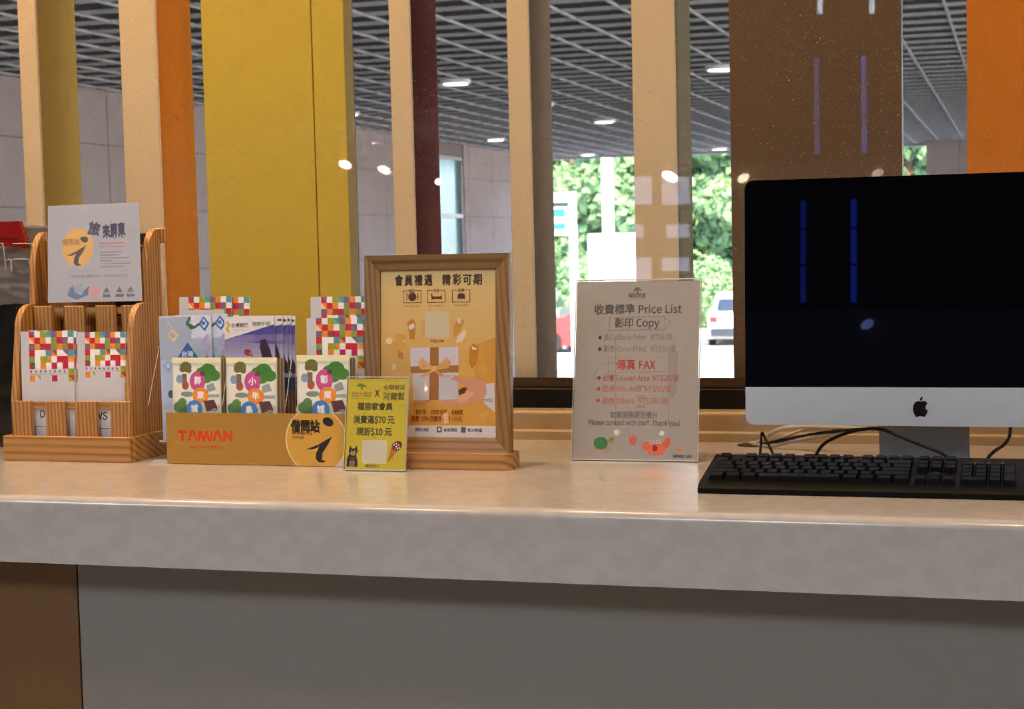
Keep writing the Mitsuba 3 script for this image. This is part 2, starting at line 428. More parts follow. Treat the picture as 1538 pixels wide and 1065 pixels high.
# ------------------------------------------------------------------ window: sill boards, dark rail, pane
def board(y0, y1, z0, z1, r, x0=-4.6, x1=2.6):
    pr = Polygon([(y0, z0), (y0, z1 - r)] + [(y0 + r - r * math.cos(a), z1 - r + r * math.sin(a)) for a in np.linspace(0.2, math.pi / 2, 6)] + [(y1, z1), (y1, z0)])
    return side_profile(pr, x0, x1)


struct('trim_1', board(2.944, 2.999, CT, 1.069, 0.005), 'sill_cream')
struct('trim_2', board(2.957, 3.0, 1.069, 1.104, 0.008), 'sill_cream')
W1 = 'window_1'
labels[W1] = {'kind': 'structure', 'label': 'tall lobby window with a dark bottom rail behind the counter', 'category': 'window'}
part(W1, 'bottom_rail', side_profile(Polygon([(2.998, 1.104), (2.998, 1.139), (3.0, 1.141), (3.06, 1.141), (3.06, 1.104)]), -4.6, 2.6), 'frame_dark')
part(W1, 'glazing_bead', side_profile(Polygon([(3.012, 1.141), (3.012, 1.1445), (3.024, 1.1585), (3.034, 1.1585), (3.034, 1.141)]), -4.6, 2.6), 'bead_brown')
pane = trimesh.Trimesh([[-4.6, 3.02 + .018, 1.141], [2.6, 3.038, 1.141], [2.6, 3.038, 2.75], [-4.6, 3.038, 2.75]], [[0, 1, 2], [0, 2, 3]], process=False)
part(W1, 'pane', pane, 'window_glass')
# dust on the outside of the pane
n = 70000
dx = rng.uniform(-2.3, 0.35, n); dz = 1.16 + (2.0 - 1.16) * rng.uniform(0, 1, n)
keep = meshkit.fbm(np.stack([dx * 5, dx * 0, dz * 5], -1), 3) > rng.uniform(0.25, 0.75, n)
dx, dz = dx[keep], dz[keep]
s = rng.uniform(0.00025, 0.00075, len(dx)) * np.where(rng.uniform(0, 1, len(dx)) < 0.02, 2.2, 1)
c4 = np.stack([dx, np.full(len(dx), 3.0395), dz], 1)[:, None] + s[:, None, None] * np.array([[-1, 0, -.6], [.5, 0, -1], [1, 0, .5], [-.4, 0, 1]])[None]
f4 = (np.arange(len(dx)) * 4)[:, None, None] + np.array([[0, 1, 2], [0, 2, 3]])[None]
part(W1, 'dust', (c4.reshape(-1, 3), f4.reshape(-1, 3)), 'speck', kind='stuff')

# fins outside the pane
FT, FB = 2.80, 1.06
def fin(x0, x1, side, label):
    t = thing('window_fin', label, 'window fin', None)
    part(t, 'face', bx(x0, x1, 3.06, 3.068, FB, FT, 0.001), 'fin_cream')
    part(t, 'body', bx(x0 + .001, x1 - .0005, 3.068, 3.214, FB, FT), side, label='coloured side')


fin(-1.993, -1.951, 'fin_yellow', 'narrow cream upright fin with mustard yellow side, leftmost beside the wooden brochure rack')
fin(-1.756, -1.674, 'fin_orange', 'wide cream upright fin with orange side behind the top of the wooden brochure rack')
fin(-1.168, -1.125, 'fin_maroon', 'narrow cream upright fin with dark maroon side above the wooden picture frame')
fin(-0.929, -0.886, 'fin_taupe', 'narrow cream upright fin with taupe side between picture frame and price list')
fin(-0.687, -0.606, 'fin_olive', 'wide cream upright fin with greyish olive side above the price list')
fin(-2.45, -2.37, 'fin_maroon', 'cream upright fin with maroon side past the left edge of the view')
fin(-2.22, -2.18, 'fin_orange', 'narrow cream upright fin with orange side past the left edge of the view')
t = thing('window_panel', 'wide mustard yellow upright panel with a dark seam behind the orange brochure box', 'window panel')
part(t, 'board', bx(-1.571, -1.3325, 3.06, 3.105, FB, FT, 0.0012), 'panel_yellow')
part(t, 'board', bx(-1.3305, -1.263, 3.06, 3.105, FB, FT, 0.0012), 'panel_yellow')
part(t, 'backing', bx(-1.568, -1.266, 3.1, 3.115, FB, FT), 'panel_side')
t = thing('window_panel', 'wide plain brown upright panel behind the left half of the monitor', 'window panel')
part(t, 'board', bx(-0.505, -0.198, 3.06, 3.105, FB, FT, 0.0012), 'panel_brown')
part(t, 'backing', bx(-0.502, -0.201, 3.104, 3.115, FB, FT), 'panel_side')
t = thing('window_panel', 'bright orange upright panel at the right edge above the monitor', 'window panel')
part(t, 'board', bx(-0.086, 0.24, 3.06, 3.105, FB, FT, 0.0012), 'panel_orange')
part(t, 'backing', bx(-0.083, 0.237, 3.104, 3.115, FB, FT), 'panel_side')
struct('trim_outer_sill', bx(-4.6, 2.6, 3.06, 3.3, 1.0, 1.06), 'stone_joint')

# ------------------------------------------------------------------ porch outside
G, PC = -1.8, 2.9
struct('ground_outside', bx(-60, 60, 3.4, 140, G - 0.2, G), 'road')
CO = struct('ceiling_outside', bx(-8.4, 14, 3.25, 29.5, PC + 0.012, PC + 0.3), 'porch_deck')
part(CO, 'edge_beam', bx(-8.4, 14, 29.42, 29.6, PC - 0.03, PC + 0.6), 'porch_slat')
slat = None
k = 0
for y in np.arange(8.0, 29.4, 0.43):
    part(CO, 'slat', bx(-8.2, 8, y, y + 0.13, PC + 0.004, PC + 0.014), 'porch_slat')
    k += 1
for x in np.arange(-8.06, 4, 0.4):
    part(CO, 'rail', bx(x - 0.008, x + 0.008, 5.0, 29.4, PC - 0.004, PC + 0.012), 'porch_rail')
for x, y, w in [(-4.97, 14.7, 'just right of the maroon fin, the largest one there'), (-4.97, 17.6, 'cut off by the right edge of the taupe fin'), (-4.97, 20.5, 'just left of the wide cream fin, at mid height'), (-2.5, 14.7, 'at the left edge of the brown panel, nearest one'),
                (-7.25, 23.2, 'lower right of the maroon fin, the smaller one'), (-7.2, 28.4, 'at the far ceiling edge above the street pole'), (-4.85, 28.2, 'at the far ceiling edge beside the brown panel'), (-2.5, 20.5, 'hidden behind the brown panel'), (-7.25, 17.6, 'left of the narrow cream fin with the maroon side'), (-2.5, 26.3, 'right of the brown panel near the stone column')]:
    t = thing('porch_downlight', f'round white porch downlight {w}', 'ceiling light', 'round downlights in the porch ceiling')
    part(t, 'trim_ring', ring_can(x, y, PC - 0.03, 0.115, 0.14, 0.05), 'white_paint')
    lamp(t, disk_down(x, y, PC - 0.022, 0.115), 'lens', (1.0, 0.97, 0.9), 9.0, 0.1)
# stone wall along the left of the porch
WO = struct('wall_outside', cat(bx(-8.6, -8.22, 3.3, 23.4, G, PC + 0.3), bx(-8.6, -8.22, 24.55, 29.5, G, PC + 0.3), bx(-8.6, -8.22, 23.4, 24.55, 2.72, PC + .3)), 'stone_joint')
for y0 in np.arange(8.0, 29.4, 1.2):
    for z0 in np.arange(G, PC, 0.6):
        a, b = y0, min(y0 + 1.2, 29.5)
        if a < 24.55 and b > 23.4:
            if a < 23.4: b = 23.4
            else: a = 24.55
        if b - a > 0.1:
            part(WO, 'tile', bx(-8.225, -8.2, a + .006, b - .006, z0 + .006, min(z0 + .594, PC + .05)), 'stone_tile')
t = thing('glass_door', 'pale cyan glass door in the stone wall of the porch', 'door')
part(t, 'pane', bx(-8.30, -8.28, 23.46, 24.49, G + .05, 1.78), 'door_glass'); part(t, 'pane', bx(-8.30, -8.28, 23.46, 24.49, 1.84, 2.66), 'door_glass')
part(t, 'frame', cat(bx(-8.33, -8.22, 23.41, 23.46, G, 2.71), bx(-8.33, -8.22, 24.49, 24.54, G, 2.71), bx(-8.33, -8.22, 23.46, 24.49, 1.78, 1.84), bx(-8.33, -8.22, 23.46, 24.49, 2.66, 2.71)), 'metal_grey')
t = thing('porch_column', 'pink stone clad column at the far edge of the porch, right above the monitor', 'column')
part(t, 'core', bx(-1.44, -0.42, 28.62, 29.5, G, PC + .3), 'stone_joint')
for z0 in np.arange(G, PC, 0.6):
    for a, b in ((-1.46, -0.93), (-0.93, -0.4)):
        part(t, 'tile', bx(a + .005, b - .005, 28.6, 28.625, z0 + .005, min(z0 + .595, PC + .05)), 'stone_tile')
    part(t, 'tile', bx(-1.46, -1.435, 28.605, 29.5, z0 + .005, min(z0 + .595, PC + .05)), 'stone_tile')


# trees beyond the road
def tree(x, y, h, r, label, n=15000):
    t = thing('tree', label, 'tree', None)
    g = np.random.default_rng(int(abs(x * 100) + y))
    nb = 26
    cs = np.stack([g.uniform(-r * 0.62, r * 0.62, nb), g.uniform(-r * 0.6, r * 0.6, nb), g.uniform(0.10, 0.93, nb) * h], 1)
    rs = g.uniform(0.30, 0.46, nb) * r
    b = g.integers(0, nb, n)
    d = g.normal(size=(n, 3)); d /= np.linalg.norm(d, axis=1, keepdims=True)
    p = cs[b] + d * (rs[b] * g.uniform(0.45, 1.05, n))[:, None]
    nn = d + g.normal(0, 0.6, (n, 3)); nn /= np.linalg.norm(nn, axis=1, keepdims=True)
    a = np.cross(nn, g.normal(size=(n, 3))); a /= np.linalg.norm(a, axis=1, keepdims=True)
    c = np.cross(nn, a)
    sz = g.uniform(0.15, 0.32, n)[:, None]
    v = np.stack([p - a * sz, p + c * sz * .6, p + a * sz, p - c * sz * .6], 1) + [x, y, G]
    f = (np.arange(n) * 4)[:, None, None] + np.array([[0, 1, 2], [0, 2, 3]])[None]
    part(t, 'foliage', (v.reshape(-1, 3), f.reshape(-1, 3)), 'leaf')
    tr = [tube([(x, y, G), (x + .1, y, G + h * .3), (x - .05, y + .1, G + h * .75)], 0.16, 8, 4)]
    for q in range(5):
        e = cs[q]
        tr.append(tube([(x + .05, y, G + h * .3), (x + e[0] * .5, y + e[1] * .5, G + (h * .3 + e[2]) * .5), (x + e[0], y + e[1], G + e[2])], 0.06, 6, 3))
    part(t, 'trunk', cat(*tr), 'bark')


for x, y, h, r, l in [(-20.6, 62.6, 9, 2.55, 'bushy green tree beyond the road at the left edge of the opening, front row'), (-15.0, 62.6, 9.5, 2.55, 'bushy green tree beyond the road behind the white pole, front row'),
                      (-9.4, 62.6, 9, 2.55, 'tall bright green tree filling the gap left of the monitor, front row'), (-3.8, 62.6, 9, 2.55, 'green tree beyond the road beside the pink stone column, front row'), (1.8, 62.6, 9, 2.55, 'green tree beyond the road behind the orange panel, front row'),
                      (-23.6, 68.4, 10.5, 2.6, 'green tree in the second row beyond the road, leftmost'), (-18.0, 68.4, 10, 2.6, 'green tree in the second row beyond the road behind the street sign'), (-12.4, 68.4, 10.5, 2.6, 'green tree in the second row beyond the road behind the wide cream fin'),
                      (-6.8, 68.4, 10, 2.6, 'green tree in the second row beyond the road behind the brown panel'), (-1.2, 68.4, 10, 2.6, 'green tree in the second row beyond the road, rightmost'),
                      (-20.3, 74.6, 11, 2.6, 'tall green tree in the back row beyond the road, leftmost'), (-14.7, 74.6, 11, 2.6, 'tall green tree in the back row beyond the road behind the white pole'), (-9.1, 74.6, 11, 2.6, 'tall green tree in the back row beyond the road left of the monitor'), (-3.5, 74.6, 11, 2.6, 'tall green tree in the back row beyond the road, rightmost')]:
    tree(x, y, h, r, l)
for i, (x, w) in enumerate(zip((-17.2, -14.9, -12.6, -10.3, -8.0, -5.7, -1.6), ('leftmost in the hedge across the road', 'behind the street sign', 'beside the white pole', 'behind the wide cream fin', 'behind the white hatchback', 'behind the brown panel', 'beside the pink stone column'))):
    g = np.random.default_rng(100 + i)
    n = 2500
    d = g.normal(size=(n, 3)); d /= np.linalg.norm(d, axis=1, keepdims=True)
    p = d * g.uniform(0.6, 1.0, n)[:, None] * [1.05, 0.9, 1.4 + 0.25 * (i % 3)] + [x, 57.6, G + 1.2]
    p[:, 2] = np.maximum(p[:, 2], G + .03)
    nn = d + g.normal(0, .6, (n, 3)); nn /= np.linalg.norm(nn, axis=1, keepdims=True)
    a = np.cross(nn, g.normal(size=(n, 3))); a /= np.linalg.norm(a, axis=1, keepdims=True); c = np.cross(nn, a)
    sz = g.uniform(.05, .12, n)[:, None]
    v = np.stack([p - a * sz, p + c * sz * .6, p + a * sz, p - c * sz * .6], 1)
    f = (np.arange(n) * 4)[:, None, None] + np.array([[0, 1, 2], [0, 2, 3]])[None]
    single('hedge_bush', (v.reshape(-1, 3), f.reshape(-1, 3)), 'leaf', f'low round green bush, {w}', 'bush', 'bushes of the hedge across the road')


def car(x, y, paint, label, heading, z=G, scale=1.0):
    """A hatchback with its tail towards -v; heading turns it about z."""
    t = thing('car', label, 'car')
    body = Polygon([(-2.05, .32), (-2.1, .62), (-2.02, .95), (-1.25, 1.0), (1.1, .95), (1.95, .78), (2.1, .55), (2.08, .3), (1.75, .26), (-1.75, .26)])
    roof = Polygon([(-1.98, .94), (-1.62, 1.42), (-1.2, 1.5), (0.05, 1.49), (1.15, .93)])
    M = trimesh.transformations.translation_matrix((x, y, z)) @ trimesh.transformations.rotation_matrix(heading, (0, 0, 1)) @ np.diag([scale, scale, scale, 1])

    def go(name, m, b, sm=False):
        m = m.copy(); m.apply_transform(M); part(t, name, m, b, sm)
    def ext(p, w, inset=0):
        m = extrude(p, 2 * w); m.apply_transform(np.array([[0, 0, 1, -w], [1, 0, 0, 0], [0, 1, 0, 0], [0, 0, 0, 1.0]])); return m
    go('body', ext(body.buffer(.06, quad_segs=3), .87), paint)
    cab = ext(roof.buffer(.03, quad_segs=3), .78); cab.vertices[:, 0] *= np.where(cab.vertices[:, 2] > 1.2, .86, 1)
    go('cabin', cab, paint)
    sw = ext(roof.buffer(-.09, join_style=2), .79); sw.vertices[:, 0] *= np.where(sw.vertices[:, 2] > 1.2, .88, 1.005)
    go('side_windows', sw, 'car_glass')
    rw = trimesh.convex.convex_hull(np.array([(s * a, b, c) for s in (-1, 1) for a, b, c in ((.66, -2.015, 1.0), (.58, -1.72, 1.38), (.58, -1.66, 1.36), (.66, -1.95, 1.0))]))
    go('rear_window', rw, 'car_glass')
    for s in (-1, 1):
        go('tail_lamp', bx(s * .72 - .12, s * .72 + .12, -2.15, -2.05, .68, .88, .02), 'lamp_red')
        for wy in (-1.3, 1.35):
            w = trimesh.creation.cylinder(.32, .2, sections=20); w.apply_transform(trimesh.transformations.rotation_matrix(math.pi / 2, (0, 1, 0))); w.apply_translation((s * .8, wy, .32)); go('wheel', w, 'rubber')
    go('bumper', bx(-.82, .82, -2.18, -2.08, .28, .55, .04), 'car_glass')


car(-8.0, 50.0, 'car_white', 'white hatchback seen from behind in the gap left of the monitor', 0.12)
car(-14.9, 52.0, 'car_silver', 'silver car parked by the hedge behind the street sign', 0.15)
car(-11.2, 46.0, 'car_red', 'red car parked low in the gap between two cream fins', 1.45)
t = thing('delivery_truck', 'white box truck parked on the road left of the wide cream fin', 'truck')
part(t, 'box_body', bx(-12.1, -10.0, 47.5, 51.6, G + .75, 1.55, .04), 'car_white'); part(t, 'cab', bx(-11.95, -10.15, 51.7, 53.4, G + .5, .6, .2), 'car_white')
part(t, 'rear_door', bx(-11.95, -11.07, 47.46, 47.5, G + .85, 1.45, .01), 'white_paint'); part(t, 'rear_door', bx(-11.03, -10.15, 47.46, 47.5, G + .85, 1.45, .01), 'white_paint')
part(t, 'bumper', bx(-12.05, -10.05, 47.4, 47.6, G + .45, G + .7, .02), 'rubber')
for x in (-11.8, -10.3):
    for y in (48.4, 52.6):
        w = trimesh.creation.cylinder(.45, .3, sections=20); w.apply_transform(trimesh.transformations.rotation_matrix(math.pi / 2, (0, 1, 0))); w.apply_translation((x, y, G + .45)); part(t, 'wheel', w, 'rubber')
t = thing('street_pole', 'tall white pole standing by the road between two cream fins', 'pole')
part(t, 'shaft', bx(-8.8, -8.58, 35.9, 36.12, G, 5.5, .03), 'white_paint'); part(t, 'base', bx(-8.9, -8.48, 35.8, 36.22, G, G + .12, .02), 'metal_grey')
t = thing('street_sign', 'white framed street sign with a teal panel seen beside the taupe fin', 'sign')
part(t, 'post', bx(-9.04, -8.90, 33.95, 34.05, G, 2.4, .01), 'white_paint'); part(t, 'post', bx(-9.86, -9.74, 33.95, 34.05, G, 2.4, .01), 'white_paint')
part(t, 'top_bar', bx(-9.74, -9.04, 33.96, 34.04, 2.2, 2.4, .01), 'white_paint'); part(t, 'board', bx(-9.74, -9.04, 33.98, 34.02, 1.5, 2.1, .005), 'white_paint')
part(t, 'panel', bx(-9.70, -9.12, 33.965, 33.98, 1.62, 2.06, .004), 'sign_teal')
part(t, 'stripe', bx(-9.64, -9.16, 33.955, 33.965, 1.76, 1.88, .002), 'white_paint')

# ------------------------------------------------------------------ counter
t = thing('counter', 'long beige stone counter with a deep rounded front edge', 'counter')
r = 0.014
pts = [(2.18, 0.948), (2.18, CT - r)] + [(2.18 + r - r * math.cos(a), CT - r + r * math.sin(a)) for a in np.linspace(0, math.pi / 2, 10)] + [(2.944, CT), (2.944, 1.0), (2.215, 1.0), (2.215, 0.948)]
tx0, tx1 = -3.6, 2.4
wt = side_profile(Polygon(pts), tx0, tx1)
part(t, 'worktop', wt, 'counter_stone', 25)
part(t, 'front_panel', bx(-1.407, 2.3, 2.26, 2.28, 0.08, 1.0), 'front_laminate')
part(t, 'wood_panel', bx(-3.5, -1.409, 2.258, 2.28, 0.08, 1.0), 'maple_panel', label='brown wood grain panel')
part(t, 'carcass', bx(-3.5, 2.3, 2.28, 2.94, 0.0, 0.999), 'card_dark')
q = on_y(1128, 669, 2.907)
gm = trimesh.creation.annulus(0.018, 0.024, 0.0016, sections=28); gm.apply_translation((q[0], 2.907, CT + .0008)); part(t, 'cable_grommet', gm, 'hole_dark')
gm = trimesh.creation.cylinder(0.0182, 0.0008, sections=28); gm.apply_translation((q[0], 2.907, CT + .0005)); part(t, 'cable_grommet', gm, 'hole_dark')

# ------------------------------------------------------------------ wooden brochure rack
RX0, RX1 = -1.727, -1.474
rk = thing('brochure_rack', 'tiered light pine brochure rack with stepped curved sides at the left end of the counter', 'brochure rack')
part(rk, 'base_board', bx(RX0, RX1, 2.548, 2.558, CT, 1.0945, .0012), 'pine_flat')
part(rk, 'base_side', bx(RX1 - .006, RX1 + .003, 2.5585, 2.698, CT, 1.0945, .0012), 'pine_flat')
part(rk, 'base_side', bx(RX0 - .003, RX0 + .006, 2.5585, 2.698, CT, 1.0945, .0012), 'pine_flat')
def curve(y0, z0, y1, z1, n=9):
    return [(y0 + (y1 - y0) * (1 - math.cos(a)), z0 + (z1 - z0) * math.sin(a)) for a in np.linspace(0, math.pi / 2, n)]
cheek = [(2.5685, CT), (2.5685, 1.155), (2.588, 1.275)] + curve(2.588, 1.275, 2.628, 1.325) + [(2.640, 1.325), (2.643, 1.37)] + curve(2.643, 1.37, 2.684, 1.455) + [(2.694, 1.455), (2.694, CT)]
for x in (RX0 + .007, RX1 - .0185):
    part(rk, 'side_panel', side_profile(Polygon(cheek), x, x + .012), 'pine_upright')
part(rk, 'back_panel', bx(RX0 + .020, RX1 - .020, 2.680, 2.690, CT, 1.44, .001), 'pine_upright')
part(rk, 'corner_block', bx(RX1 - .022, RX1 + .004, 2.6945, 2.706, 1.43, 1.457, .002), 'pine_upright')
for a, b in ((-1.712, -1.674), (-1.645, -1.606), (-1.585, -1.543), (-1.516, -1.476)):
    part(rk, 'front_slat', bx(a, b, 2.559, 2.567, 1.05, 1.156, .0012), 'pine_upright')
for a, b in ((-1.706, -1.668), (-1.645, -1.603), (-1.580, -1.540), (-1.528, -1.494)):
    part(rk, 'rear_slat', bx(a, b, 2.630, 2.637, 1.10, 1.321, .0012), 'pine_upright')
part(rk, 'crossbar', bx(RX0 + .020, RX1 - .020, 2.5675, 2.573, 1.143, 1.154), 'pine_flat')
part(rk, 'crossbar', bx(RX0 + .020, RX1 - .020, 2.6375, 2.643, 1.305, 1.318), 'pine_flat')
part(rk, 'shelf', bx(RX0 + .020, RX1 - .020, 2.568, 2.679, CT + .002, 1.058), 'pine_flat')

RED, ORG, GRN, TEA, MAU, WHT, CRM, OLV, BRN, DGR = (196, 42, 52), (226, 140, 58), (136, 150, 70), (84, 148, 158), (128, 96, 128), (238, 236, 236), (186, 40, 88), (160, 160, 40), (140, 84, 60), (70, 96, 84)
MOSAIC = [[MAU, WHT, OLV, TEA, MAU, ORG, WHT, TEA], [ORG, RED, ORG, WHT, GRN, CRM, MAU, WHT], [MAU, ORG, RED, CRM, GRN, ORG, GRN, RED], [RED, WHT, WHT, TEA, BRN, WHT, MAU, TEA],
          [GRN, WHT, OLV, ORG, WHT, RED, RED, ORG], [DGR, WHT, ORG, WHT, CRM, WHT, CRM, WHT], [None, None, None, None, None, None, None, GRN], [ORG, None, None, None, CRM, None, None, RED]]


def mosaic_brochure(O, ax, w=0.107, h=0.205, label='', group=None, margin=0.16, lower_text=None, top=0.0):
    U, V = ax
    t = thing('brochure', label, 'brochure', group)
    pg = part(t, 'pages', placed(sheet(w, h, .0022), O, U, V), 'paper')
    P = Print()
    s = w * (1 - margin) / 8
    x0 = w * margin
    for i, row in enumerate(MOSAIC):
        for j, c in enumerate(row):
            if c:
                P.rect(x0 + j * s, h - (i + 1) * s - top, x0 + (j + 1) * s, h - i * s - top, c)
    P.up()
    for i, j, c in ((1, 0, (245, 200, 170)), (3, 6, WHT), (5, 0, RED), (0, 0, RED), (2, 2, BRN), (0, 3, (110, 170, 150)), (4, 3, OLV), (7, 7, OLV), (4, 7, (230, 160, 110)), (3, 4, ORG), (6, 7, OLV)):
        a, b = x0 + j * s, h - (i + 1) * s - top
        P.poly([(a, b), (a + s, b), (a, b + s)], c)
    a, b = x0 + s, h - 8 * s - top
    P.poly([(a + .3 * s, b + s), (a + s, b + s), (a + s, b + .2 * s)], OLV)
    for q in range(8):
        P.rect(x0 + q * .86 * s + .15 * s, h - 6.55 * s - top, x0 + q * .86 * s + .42 * s, h - 6.25 * s - top, [(60, 50, 60), (190, 40, 80)][q % 3 == 1])
    P.rect(x0, h - 6.85 * s - top, x0 + 6.8 * s, h - 6.78 * s - top, (150, 150, 160))
    if lower_text:
        P.text(lower_text, w * .34, h * .25, .013, (60, 58, 58), bold=1)
        P.rect(w * .1, h * .17, w * .85, h * .175, (130, 130, 130))
    P.build(pg, O, U, V)


ax = leaning(3)
for i, x in enumerate((-1.703, -1.694, -1.688)):
    mosaic_brochure(np.array([x, 2.5745 + .0032 * i, 1.072 + (.001, .003, .0)[i]]), leaning(3, (0.8, -1.2, -2.0)[i]), label=('white brochure with colourful square mosaic, front of the left pile in the wooden rack',
                    'white mosaic brochure fanned out second in the left pile of the wooden rack', 'white mosaic brochure fanned out rearmost in the left pile of the wooden rack')[i],
                    group='mosaic brochures in the wooden rack', lower_text='DS' if i == 0 else None)
for i, x in enumerate((-1.590, -1.5885)):
    mosaic_brochure(np.array([x, 2.5745 + .004 * i, 1.071]), leaning(3, 0.2), w=.0952, label=('white brochure with colourful square mosaic, front of the right pile in the wooden rack', 'white mosaic brochure hidden behind the right front one in the wooden rack')[i],
                    group='mosaic brochures in the wooden rack', lower_text='WS' if i == 0 else None)
# green-black leaflet low behind the slats
single('leaflet', bx(-1.603, -1.588, 2.592, 2.594, 1.0585, 1.13), 'bag_black', 'narrow dark green leaflet standing behind the front slats of the wooden rack', 'leaflet')


def i_mark(P, x, y, k, dark, dot=True):
    """The brush drawn letter i: k is its height."""
    P.poly([(x + k * a, y + k * b) for a, b in ((-.52, .30), (-.15, .44), (.26, .66), (.13, .44), (-.03, .22), (-.06, .02), (.06, .0), (-.02, -.05), (-.16, -.04), (-.24, .06), (-.22, .22), (-.12, .38), (-.30, .31))], dark)
    if dot:
        P.oval(x + .17 * k, y + .85 * k, .15 * k, .085 * k, dark, -22)


# sleeve with an information sheet in the top tier
t = thing('paper_sheet', 'pale information sheet with an orange i logo in a clear sleeve atop the wooden rack', 'paper sheet')
U, V = leaning(4.5, 0.4)
O = np.array([-1.677, 2.6320, 1.3268])
w, h = 0.191, 0.175
sh = trimesh.Trimesh(*[np.array(q) for q in ([[0, 0, 0], [w, 0, 0], [w - .006, h, 0], [.001, h, 0], [0, 0, -.0006], [w, 0, -.0006], [w - .006, h, -.0006], [.001, h, -.0006]],
                                            [[0, 1, 2], [0, 2, 3], [5, 4, 7], [5, 7, 6], [0, 4, 5], [0, 5, 1], [1, 5, 6], [1, 6, 2], [2, 6, 7], [2, 7, 3], [3, 7, 4], [3, 4, 0]])], process=False)
pg = part(t, 'sheet', placed(sh, O, U, V), 'sleeve_paper')
P = Print()
P.oval(.062, .098, .032, .034, (232, 186, 122)); P.up()
i_mark(P, .066, .068, .052, (104, 96, 106)); P.oval(.0765, .112, .0065, .0055, (86, 106, 86))
P.text('借問站', .030, .104, .009, (160, 130, 90), width=.036, bold=1)
P.text('旅', .094, .122, .018, (92, 88, 112), anchor='c', bold=2, rot=-12); P.text('來屏東', .136, .118, .018, (88, 86, 108), anchor='c', width=.046, bold=3, rot=5)
P.text('PINGTUNG', .128, .112, .004, (120, 118, 130), width=.03)
for k, (a, b, c) in enumerate(((.106, .158, (196, 150, 150)), (.106, .156, (204, 150, 150)))):
    P.rect(a, .103 - .006 * k, b, .1055 - .006 * k, c)
for k, b in enumerate((.150, .146, .166, .132, .168, .155)):
    P.rect(.107, .0875 - .0052 * k, b, .0893 - .0052 * k, (150, 148, 156))
P.text('TO 屏東旅遊服務中心 INFORMATION', .042, .044, .0045, (120, 120, 138), width=.12)
P.rect(.03, .055, .165, .0555, (175, 175, 182))
P.poly([(.040, .012), (.060, .004), (.082, .012), (.086, .03), (.076, .022), (.068, .012), (.056, .018), (.052, .03), (.046, .026)], (120, 140, 172)); P.oval(.064, .026, .010, .008, (172, 182, 206)); P.oval(.095, .018, .013, .012, (214, 176, 178))
for x in (.120, .146, .168):
    P.rect(x - .008, .008, x + .008, .013, (120, 118, 126)); P.poly([(x - .007, .016), (x + .007, .016), (x, .027)], (128, 128, 140))
P.build(pg, O, U, V)
sl = sh.copy(); sl.vertices[:, 2] = 0; slv = np.array([[-.004, -.002, .002], [w + .004, -.002, .002], [w - .002, h + .004, .002], [-.002, h + .004, .002]])
part(t, 'clear_sleeve', placed(trimesh.Trimesh(slv, [[0, 1, 2], [0, 2, 3]], process=False), O, U, V), 'acrylic')
# card with a pale ring letter behind it
t = thing('card', 'dark leaflet with a pale letter G standing behind the information sheet', 'leaflet')
U, V = leaning(2)
O = np.array([-1.561, 2.668, 1.30])
pg = part(t, 'sheet', placed(sheet(.068, .148, .001), O, U, V), 'card_dark')
P = Print(); P.add(Point(.050, .112).buffer(.0165).difference(Point(.050, .112).buffer(.0143)).difference(sbox(.058, .114, .08, .122)), (222, 190, 160)); P.rect(.055, .111, .068, .1135, (222, 190, 160)); P.rect(.01, .03, .06, .10, (150, 100, 66)); P.build(pg, O, U, V)

# ------------------------------------------------------------------ black package with red clip at the left edge
bg = thing('plastic_package', 'black glossy plastic package with a crumpled grey top at the left edge of the counter', 'package')
g = trimesh.creation.box((1, 1, 1))
for _ in range(5):
    g = g.subdivide()
v = g.vertices.copy()
rr = np.linalg.norm(np.stack([np.abs(v[:, 0]) ** 1, np.abs(v[:, 1])], 1), axis=1)
zz = v[:, 2] + .5
v[:, 1] *= np.clip(1.05 - np.abs(v[:, 0] * 2) ** 3 * .55, .1, 1)
nz = meshkit.fbm(np.stack([v[:, 0] * 7, v[:, 1] * 7, v[:, 2] * 9], -1), 4) - .5
v += g.vertex_normals * (nz * .10)[:, None]
def pack(z0, z1, xs, ys):
    m = trimesh.Trimesh(v * [xs, ys, z1 - z0] + [-1.866, 2.775, (z0 + z1) / 2], g.faces, process=False); return m
part(bg, 'body', pack(CT + .008, 1.385, .255, .095), 'bag_black', True)
tp = pack(1.322, 1.466, .266, .100); part(bg, 'gathered_top', tp, 'bag_silver', True, label='crumpled grey top')
P = Print()
t2 = thing('plastic_clip', 'red plastic clip gripping the top of the black package', 'clip')
q = on_y(15, 352, 2.70)
cl = Polygon([(-.035, -.017), (.030, -.024), (.031, -.014), (.018, .022), (-.035, .022)]).buffer(.002)
part(t2, 'jaw', placed(extrude(cl, .012), (q[0] + .004, 2.706, q[2]), X, Z), 'clip_red', 40)
part(t2, 'rib', placed(extrude(Polygon([(-.03, -.004), (.018, -.008), (.017, -.004), (-.03, 0)]), .0145), (q[0] + .004, 2.706, q[2]), X, Z), 'clip_red')
def wire(pts):
    return tube([on_y(*p) for p in pts], .0012, 8, 8)
t3 = thing('wire_hook', 'bent white wire hook hanging in front of the black package, taller one', 'wire hook')
scene_key = part(t3, 'wire', cat(wire([(-8, 366, 2.685), (2, 366, 2.685), (5, 370, 2.685), (9, 405, 2.685)]), wire([(20, 366, 2.688), (44, 366, 2.688), (48, 369, 2.688), (52, 404, 2.688), (49, 407, 2.688)])), 'wire_white', True)
single('wire_hook', wire([(9, 391, 2.69), (16, 391, 2.69), (18, 408, 2.69), (17.8, 391, 2.69), (40, 389.5, 2.69), (43.5, 392, 2.69), (45.5, 404, 2.69)]), 'wire_white', 'small bent white wire hook below the taller one on the black package', 'wire hook', smooth=True)

